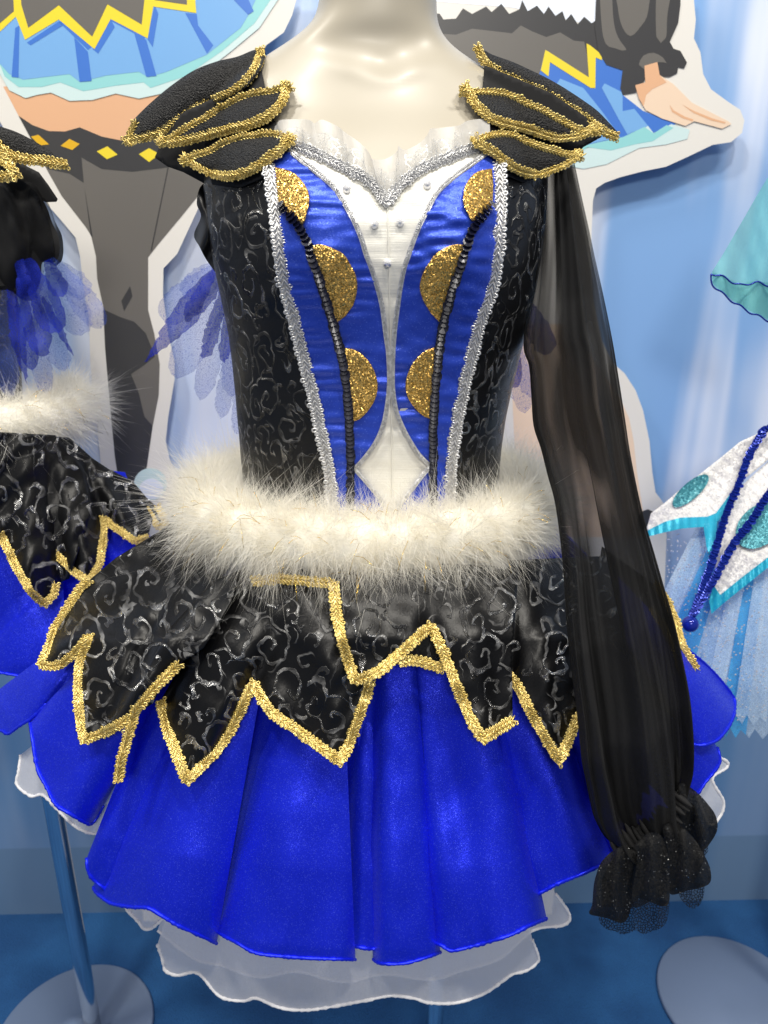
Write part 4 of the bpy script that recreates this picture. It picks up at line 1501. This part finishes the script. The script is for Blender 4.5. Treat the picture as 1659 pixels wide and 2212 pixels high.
# ================================================================== right neighbour
RX, RY = 0.74, 1.06
M['white_cloth'] = m_white_satin()
kk = Nodes('crinkled_white_sequin_cloth')
_uv = kk.uv()
_nn, _vo = kk.glint(_uv, 520, 0.5, True)
kk.set(Base_Color=(0.74, 0.73, 0.72), Roughness=0.4, Normal=kk.bump(kk.noise(_uv, 110, 3).outputs[0], 0.004, 0.6, _nn))
M['white_cloth'] = kk.m
M['turq'] = m_satin('turquoise_ribbon', (0.02, 0.42, 0.62), (0.25, 0.75, 0.88), 0.35, 0.10, 700, metal=0.15)
M['teal'] = m_satin('teal_sequin', (0.06, 0.28, 0.34), (0.35, 0.62, 0.62), 0.35, 0.5, 600, metal=0.3)
M['tulle'] = m_sheer('pale_blue_tulle', (0.66, 0.82, 0.95), 0.50, 0.0, 0.5, net=420, transl=0.3)
M['tulle2'] = m_sheer('sky_blue_tulle', (0.08, 0.46, 0.86), 0.70, 0.0, 0.5, net=420, transl=0.3)
M['aqua'] = m_sheer('aqua_chiffon', (0.25, 0.68, 0.70), 0.75, 0.0, 0.5, transl=0.4)
M['bluebead'] = m_plain('blue_bead', (0.01, 0.025, 0.30), 0.08, 0.2)
M['bluesq'] = m_plain('blue_sequin', (0.01, 0.03, 0.34), 0.2, 0.4)
mR = tag(empty('mannequin', (RX, RY, 0)), 'round grey mannequin base on the carpet at the lower right', 'mannequin')
rb = P(1585, 2160, 1.03)
lathe('base', [(0.0, 0.0), (0.136, 0.0), (0.138, 0.003), (0.138, 0.007), (0.135, 0.010), (0.02, 0.0105)], M['base'], mR, (rb[0], 1.03), 64)
tube('pole', [(rb[0] + 0.105, 1.04, z) for z in np.linspace(0.012, 1.0, 12)], 0.0135, M['chrome'], mR, 24)
dR = tag(empty('tulle_dress', (RX, RY, 0.7)), 'white and turquoise dress with pale blue tulle skirt at the right edge', 'dress')
rguide = guide_map(RX, RY, ZS, [.13, .16, .26, .33, .38, .41, .43, .44, .44], [.13, .16, .26, .33, .38, .41, .43, .44, .44], [.09, .11, .15, .17, .18, .19, .20, .20, .20])
crk = lambda x, y: 0.002 * sines(x, y, 22, 18, 95)
W1 = straight([(1395, 1150), (1406, 1109), (1436, 1086), (1465, 1061), (1516, 1021), (1555, 990), (1599, 954), (1632, 939), (1680, 915), (1700, 960), (1590, 1050), (1547, 1120), (1534, 1206), (1525, 1174), (1519, 1134), (1471, 1136), (1436, 1142)], 6, True)
p1 = patch('peplum_panel', W1, rguide, M['white_cloth'], dR, 7, 0.020, crk, 0.002)
for poly in ([(1396, 1160), (1400, 1145), (1436, 1127), (1471, 1118), (1528, 1116), (1547, 1108), (1584, 1058), (1588, 1076), (1552, 1125), (1519, 1138), (1471, 1142), (1436, 1150)],
             [(1519, 1134), (1550, 1120), (1547, 1160), (1536, 1212), (1526, 1180)]):
    patch('ribbon_edge', straight(poly, 5, True), rguide, M['turq'], p1, 6, 0.024, lambda x, y: 0.0012 * np.sin(x * 0.35))
W2 = straight([(1555, 1150), (1590, 1060), (1700, 960), (1720, 1190), (1659, 1222), (1599, 1268), (1555, 1304), (1538, 1322), (1534, 1299)], 6, True)
p2 = patch('peplum_panel', W2, rguide, M['white_cloth'], dR, 7, 0.014, crk, 0.002)
patch('ribbon_edge', straight([(1537, 1326), (1532, 1300), (1540, 1262), (1556, 1285), (1599, 1250), (1659, 1204), (1720, 1165), (1720, 1190), (1659, 1226), (1599, 1274), (1555, 1310)], 5, True), rguide, M['turq'], p2, 6, 0.018, lambda x, y: 0.0012 * np.sin(x * 0.35))


def oval(c, a, b, r, n=24):
    return [(c[0] + a * math.cos(t) * math.cos(r) - b * math.sin(t) * math.sin(r), c[1] + a * math.cos(t) * math.sin(r) + b * math.sin(t) * math.cos(r)) for t in np.arange(n) * 2 * math.pi / n]


patch('teal_oval', oval((1492, 1060), 50, 18, -0.72), rguide, M['teal'], p1, 7, 0.0235)
patch('teal_oval', oval((1642, 1135), 60, 42, -0.7), rguide, M['teal'], p2, 7, 0.019)
cA = catmull([(1660, 925), (1647, 935), (1617, 990), (1596, 1049), (1570, 1109), (1546, 1189), (1525, 1254), (1500, 1322)])
cB = catmull([(1700, 1030), (1659, 1070), (1629, 1118), (1584, 1177), (1561, 1219), (1525, 1281), (1495, 1328)])
for c in (cA, cB):
    sequins('sequin_cord', path3d([(x + 2.5 * math.sin(i_ * 1.9), y) for i_, (x, y) in enumerate(c)], rguide, 0.032), 0.0050, M['bluesq'], dR, 0.0048)
    sequins('sequin_cord', path3d(inset(c, 3), rguide, 0.034), 0.0036, M['bluesq'], dR, 0.0036)
bc = path3d([(1491, 1348)], rguide, 0.034)[0]
lathe('bead', [(0.0111 * math.sin(a), bc[2] + 0.0111 * math.cos(a)) for a in np.linspace(0.02, 3.12, 14)], M['bluebead'], dR, (bc[0], bc[1]), 20)
g = np.random.default_rng(55)
for i in range(24):
    u = i / 23.0
    bx = 1340 + 430 * u
    tx = 1545 + 190 * u
    by = 1540 + 40 * math.sin(i * 2.1) + 20 * u
    wb = 30 + 14 * math.sin(i * 1.7)
    hemz = [(bx - wb, by - 18), (bx - wb * 0.5, by + 8), (bx - wb * 0.2, by - 12), (bx + wb * 0.2, by + 10), (bx + wb * 0.6, by - 8), (bx + wb, by + 4)]
    patch('tulle_strip', straight([(tx - 16, 1090)] + hemz + [(tx + 16, 1090)], 9, True), rguide, M['tulle2' if i % 4 == 1 else 'tulle'], dR, 13, -0.005 * (i * 7 % 5), lambda x, y, i=i: 0.004 * sines(x, y, 24, 300, 200 + i))
# glints on the tulle
VS_ = []
px = np.stack([g.uniform(1440, 1659, 520), g.uniform(1150, 1560, 520)], 1)
q = path3d(px, rguide, 0.008)
T3, N3, B3 = np.tile([1.0, 0, 0], (520, 1)), np.tile([0, -1.0, 0.2], (520, 1)), np.tile([0, 0, 1.0], (520, 1))
n = 6
tv = np.array([(0, 0, 0.0004)] + [(0.0013 * math.cos(6.283 * i / n), 0.0013 * math.sin(6.283 * i / n), 0) for i in range(n)])
tf = np.array([[0, 1 + i, 1 + (i + 1) % n] for i in range(n)])
VS, FS = stamp(q, T3, N3, B3, [(tv, tf)], 0.0005, 4)
mesh_obj('glitter_dots', VS[0], FS[0].tolist(), M['stone'], dR, smooth=False, kind='stuff')
S1 = straight(catmull([(1700, 330), (1659, 383), (1606, 473), (1563, 547), (1536, 590)], 6) + catmull([(1536, 590), (1539, 613), (1563, 636), (1606, 666), (1659, 692), (1720, 710)], 6)[1:], 6, True)
sl = patch('flounce_sleeve', S1, plane_map(0.97), M['aqua'], dR, 9, 0.0, lambda x, y: 0.006 * np.sin(x * 0.07 + y * 0.02) + 0.004 * sines(x, y, 40, 120, 77))
patch('flounce_lining', straight(catmull([(1540, 588), (1566, 598), (1599, 614), (1629, 608), (1720, 618)], 6) + [(1720, 706), (1659, 690), (1606, 664), (1563, 634), (1540, 612)], 6, True), plane_map(0.985), M['teal'], sl, 9, 0.0)
for c in ([(1536, 590), (1566, 600), (1599, 616), (1629, 610), (1659, 616), (1720, 622)], [(1536, 590), (1539, 613), (1563, 636), (1606, 666), (1659, 692), (1720, 710)]):
    tube('hem', path3d([(x, y + 3 * math.sin(x * 0.16)) for x, y in catmull(c, 4)], plane_map(0.962), 0.0), 0.0011, M['bluesq'], sl, 5)

# ================================================================== printed cut-out panels
def flat(name, col, rough=0.35): return m_plain(name, col, rough)


PR = dict(border=flat('print_white', (0.74, 0.72, 0.68)), grey=flat('print_grey', (0.14, 0.132, 0.122)), dgrey=flat('print_dark_grey', (0.045, 0.045, 0.048)), skin=flat('print_skin', (0.72, 0.42, 0.25)), skinl=flat('print_pale_skin', (0.80, 0.62, 0.47)),
          blue=flat('print_sky_blue', (0.18, 0.40, 0.74)), dblue=flat('print_mid_blue', (0.055, 0.18, 0.60)), aqua=flat('print_aqua', (0.28, 0.62, 0.64)), paqua=flat('print_pale_aqua', (0.58, 0.74, 0.75)), yellow=flat('print_yellow', (0.80, 0.64, 0.04)), amber=flat('print_amber', (0.72, 0.42, 0.02)), white=flat('print_cool_white', (0.78, 0.84, 0.95)))


def layer(parent, pts, key, mp, k, curved=True, name='printed_shape'):
    o = catmull(pts, 8, True) if curved else straight(pts, 12, True)
    return patch(name, o, mp, PR[key], parent, 60, 0.00016 * k, flat=True)


stL = tag(empty('cutout_panel', (-0.45, 1.19, 0.0)), 'white-edged printed cut-out panel with blue skirt and dark grey stockings, behind on the left', 'cutout')
mp = plane_map(1.212, WSL)
bodyL = [(-140, -60), (655, -60), (640, 0), (631, 33), (613, 70), (576, 97), (540, 150), (505, 210), (470, 330), (433, 440), (383, 548), (353, 580), (352, 636), (363, 720), (377, 780), (377, 820), (363, 903), (358, 953), (367, 993), (383, 1026), (388, 1060), (380, 1120), (380, 1400), (217, 1400), (217, 996), (213, 953), (203, 870), (195, 786), (192, 686), (180, 620), (173, 553), (163, 513), (133, 477), (103, 443), (50, 350), (0, 263), (-30, 200), (-140, 150)]
patch('board', straight(bodyL, 12, True), mp, PR['border'], stL, 60, 0.0, None, 0.006, flat=True)
layer(stL, [(7, 187), (40, 250), (67, 300), (103, 370), (133, 423), (187, 493), (197, 510), (207, 553), (210, 603), (223, 663), (227, 753), (237, 870), (248, 986), (270, 1130), (320, 1130), (317, 1010), (330, 920), (343, 853), (345, 786), (333, 720), (320, 670), (320, 556), (340, 530), (390, 470), (433, 417), (460, 330), (440, 200), (200, 170)], 'skin', mp, 1, False)
stock = [(40, 250), (67, 300), (103, 370), (133, 423), (187, 493), (197, 510), (207, 553), (210, 603), (223, 663), (227, 753), (237, 870), (248, 986), (270, 1130), (320, 1130), (317, 1010), (330, 920), (343, 853), (345, 786), (333, 720), (320, 670), (320, 556), (340, 530), (390, 470), (433, 417), (455, 340), (440, 300), (330, 302), (270, 305), (220, 295), (172, 275), (140, 284), (105, 283), (70, 270)]
layer(stL, stock, 'grey', mp, 2, False)
layer(stL, [(40, 250), (70, 270), (105, 283), (140, 284), (172, 275), (220, 295), (270, 305), (330, 302), (440, 300), (440, 345), (360, 362), (285, 371), (220, 365), (176, 340), (181, 395), (150, 375), (103, 365), (67, 300)], 'dgrey', mp, 3, False)
layer(stL, [(223, 668), (260, 685), (290, 695), (315, 720), (335, 770), (310, 790), (283, 808), (300, 850), (312, 900), (330, 920), (317, 1010), (320, 1130), (270, 1130), (248, 986), (237, 870), (227, 753)], 'dgrey', mp, 3, False)
layer(stL, [(281, 618), (286, 640), (268, 672), (262, 650)], 'dgrey', mp, 4, False)
layer(stL, [(188, 440), (182, 400), (196, 509), (200, 512)], 'dgrey', mp, 4, False)
layer(stL, [(362, 362), (364, 362), (328, 540), (325, 543)], 'dgrey', mp, 4, False)
for p, kx in (([(67, 295), (83, 291), (106, 312), (85, 314)], 'amber'), ([(131, 315), (150, 300), (172, 311), (156, 324)], 'amber'), ([(209, 327), (232, 316), (254, 334), (231, 344)], 'yellow'), ([(300, 333), (322, 320), (345, 333), (322, 350)], 'yellow')):
    layer(stL, p, kx, mp, 5, False)
layer(stL, [(-140, 100), (0, 160), (20, 195), (55, 212), (80, 205), (110, 200), (150, 218), (200, 216), (250, 202), (300, 213), (360, 200), (430, 165), (500, 110), (560, 60), (640, -60), (-140, -60)], 'paqua', mp, 6, False)
layer(stL, [(-140, 80), (0, 140), (10, 165), (40, 188), (90, 188), (130, 178), (180, 197), (250, 185), (310, 178), (325, 190), (400, 165), (480, 110), (550, 50), (625, -60), (-140, -60)], 'aqua', mp, 7, False)
layer(stL, [(-140, 70), (0, 138), (20, 160), (50, 172), (100, 166), (150, 160), (172, 177), (230, 163), (300, 155), (320, 167), (360, 155), (447, 118), (520, 60), (538, 30), (580, -60), (-140, -60)], 'blue', mp, 8, False)
for p in ([(33, 60), (42, 55), (40, 168), (25, 166)], [(160, 80), (190, 112), (198, 175), (172, 177)], [(58, 92), (128, 45), (136, 55), (66, 98)], [(200, 106), (238, 40), (248, 58), (212, 116)], [(290, 72), (316, 86), (338, 164), (316, 166)], [(318, 84), (334, 10), (342, 30), (330, 102)], [(400, 28), (425, 30), (428, 55), (461, 98), (447, 116)], [(510, -60), (548, 24), (536, 32), (505, 0)], [(128, 48), (190, 108), (200, 100), (140, 35)], [(238, 44), (312, 84), (318, 70), (250, 35)]):
    layer(stL, p, 'dblue', mp, 9, False)
zig = [(-40, 90), (0, 62), (32, 32), (30, -60), (-140, -60), (-140, 60)]
layer(stL, [(-40, 75), (0, 68), (34, 36), (54, 86), (127, 42), (204, 106), (239, 41), (319, 83), (331, 14), (424, 28), (417, -60), (-140, -60), (-140, 60)], 'yellow', mp, 10, False)
layer(stL, [(-40, 55), (0, 50), (30, 24), (26, -60), (-140, -60), (-140, 50)], 'grey', mp, 11, False)
layer(stL, [(42, -60), (46, 10), (61, 60), (127, 11), (199, 79), (232, 9), (306, 53), (314, -20), (318, -60)], 'grey', mp, 11, False)
layer(stL, [(332, -60), (334, 0), (404, 10), (402, -60)], 'grey', mp, 11, False)
layer(stL, oval((325, 1046), 36, 35, 0.0), 'paqua', mp, 5)
layer(stL, oval((327, 1056), 26, 22, 0.0), 'white', mp, 6)

stR = tag(empty('cutout_panel', (0.30, 1.20, 0.0)), 'white-edged printed cut-out panel with grey bodice and outstretched hand, behind on the right', 'cutout')
mq = plane_map(1.215, WSL)
bodyR = [(900, -60), (1497, -60), (1499, 0), (1503, 43), (1499, 83), (1513, 113), (1519, 160), (1536, 193), (1573, 220), (1599, 237), (1608, 260), (1603, 287), (1579, 307), (1539, 313), (1489, 337), (1439, 360), (1389, 370), (1339, 383), (1306, 395), (1288, 407), (1281, 433), (1278, 500), (1276, 553), (1280, 640), (1300, 735), (1323, 783), (1349, 806), (1373, 843), (1389, 886), (1403, 953), (1409, 1020), (1416, 1063), (1436, 1090), (1440, 1160), (1430, 1400), (1060, 1400), (1040, 1100), (1020, 700), (900, 560)]
patch('board', straight(bodyR, 12, True), mq, PR['border'], stR, 60, 0.0, None, 0.006, flat=True)
layer(stR, [(900, -60), (1300, -60), (1292, 60), (1240, 45), (1106, 16), (900, 0)], 'white', mq, 1, False)
layer(stR, [(900, 20), (950, 30), (958, 42), (985, 40), (1000, 18), (1020, 30), (1050, 14), (1062, 26), (1083, 8), (1100, 30), (1122, 20), (1128, 0), (1140, 24), (1160, 12), (1175, 30), (1185, 14), (1200, 34), (1215, 24), (1222, 44), (1234, 30), (1248, 52), (1262, 36), (1278, 50), (1290, 42), (1300, 160), (1200, 150), (900, 140)], 'dgrey', mq, 2, False)
layer(stR, [(900, 70), (985, 75), (1020, 62), (1106, 72), (1125, 55), (1150, 68), (1180, 80), (1210, 70), (1240, 88), (1262, 90), (1275, 150), (1270, 175), (1178, 112), (1165, 160), (1100, 200), (900, 200)], 'grey', mq, 3, False)
layer(stR, [(1165, 160), (1178, 110), (1272, 170), (1268, 96), (1300, 128), (1345, 150), (1345, 205), (1390, 240), (1450, 262), (1460, 268), (1411, 287), (1400, 272), (1390, 278), (1346, 297), (1240, 322), (1120, 340), (1050, 250)], 'dblue', mq, 3, False)
layer(stR, [(1210, 170), (1260, 190), (1300, 240), (1340, 296), (1240, 318), (1180, 300), (1190, 200)], 'blue', mq, 4, False)
layer(stR, [(1300, 190), (1306, 180), (1345, 200), (1345, 240), (1370, 235), (1400, 272), (1355, 290), (1338, 260)], 'blue', mq, 4, False)
layer(stR, [(1168, 152), (1178, 108), (1184, 111), (1272, 167), (1267, 94), (1275, 98), (1300, 118), (1300, 130), (1287, 124), (1286, 190), (1276, 190), (1188, 134), (1185, 165)], 'yellow', mq, 5, False)
layer(stR, [(1235, 330), (1346, 298), (1392, 276), (1400, 272), (1412, 288), (1450, 268), (1490, 280), (1485, 300), (1440, 312), (1380, 320), (1340, 340), (1310, 355), (1260, 365), (1235, 360)], 'paqua', mq, 4, False)
layer(stR, [(1235, 320), (1346, 296), (1392, 274), (1412, 288), (1440, 270), (1455, 276), (1410, 305), (1370, 312), (1320, 325), (1270, 318), (1235, 340)], 'aqua', mq, 5, False)
layer(stR, [(1290, -60), (1470, -60), (1470, 10), (1465, 50), (1447, 90), (1455, 105), (1470, 110), (1484, 135), (1478, 148), (1465, 145), (1463, 158), (1447, 166), (1436, 166), (1400, 160), (1390, 178), (1380, 182), (1374, 200), (1345, 205), (1340, 190), (1345, 152), (1310, 140), (1292, 110), (1285, 60)], 'dgrey', mq, 6, False)
layer(stR, [(1330, -60), (1400, -60), (1400, 25), (1382, 60), (1362, 78), (1345, 60), (1335, 20)], 'grey', mq, 7)
layer(stR, [(1422, -60), (1455, -60), (1442, 30), (1438, 82), (1418, 80)], 'grey', mq, 7)
layer(stR, [(1296, -60), (1318, -60), (1325, 40), (1335, 80), (1353, 108), (1330, 105), (1303, 80)], 'grey', mq, 7)
layer(stR, [(1380, 140), (1390, 120), (1412, 114), (1432, 124), (1440, 136), (1420, 134), (1392, 150)], 'grey', mq, 7)
layer(stR, [(1392, 142), (1420, 134), (1425, 162), (1455, 182), (1495, 222), (1573, 262), (1580, 268), (1560, 278), (1500, 262), (1480, 272), (1430, 256), (1395, 238), (1382, 215), (1372, 184), (1394, 178)], 'skinl', mq, 8, False)
layer(stR, [(1392, 142), (1420, 134), (1425, 162), (1440, 178), (1410, 192), (1396, 205), (1390, 230), (1380, 212), (1372, 184), (1394, 178)], 'skin', mq, 9, False)
layer(stR, [(1446, 226), (1455, 238), (1480, 252), (1498, 258), (1496, 262), (1476, 256), (1452, 242)], 'skin', mq, 9, False)
layer(stR, [(1474, 226), (1500, 240), (1540, 256), (1568, 264), (1566, 267), (1536, 260), (1498, 244)], 'skin', mq, 9, False)
layer(stR, [(1100, 700), (1230, 700), (1339, 860), (1359, 903), (1369, 953), (1376, 1020), (1389, 1103), (1395, 1160), (1120, 1160)], 'skinl', mq, 1, False)
layer(stR, [(1380, 1112), (1400, 1100), (1412, 1106), (1404, 1130), (1380, 1150)], 'dgrey', mq, 2)
for c, tops in ((stL, None), (stR, None)):
    x = c.location[0]
    V = []
    mesh_obj('foot_strut', [(x - 0.06, wall_Y(x) - 0.026, 0.0), (x + 0.06, wall_Y(x) - 0.026, 0.0), (x + 0.06, wall_Y(x) - 0.004, 0.0), (x - 0.06, wall_Y(x) - 0.004, 0.0), (x - 0.06, wall_Y(x) - 0.026, 0.5), (x + 0.06, wall_Y(x) - 0.026, 0.5)],
             [[0, 1, 2, 3], [0, 4, 5, 1], [2, 5, 4, 3], [0, 3, 4], [1, 5, 2]], PR['border'], c, smooth=False)
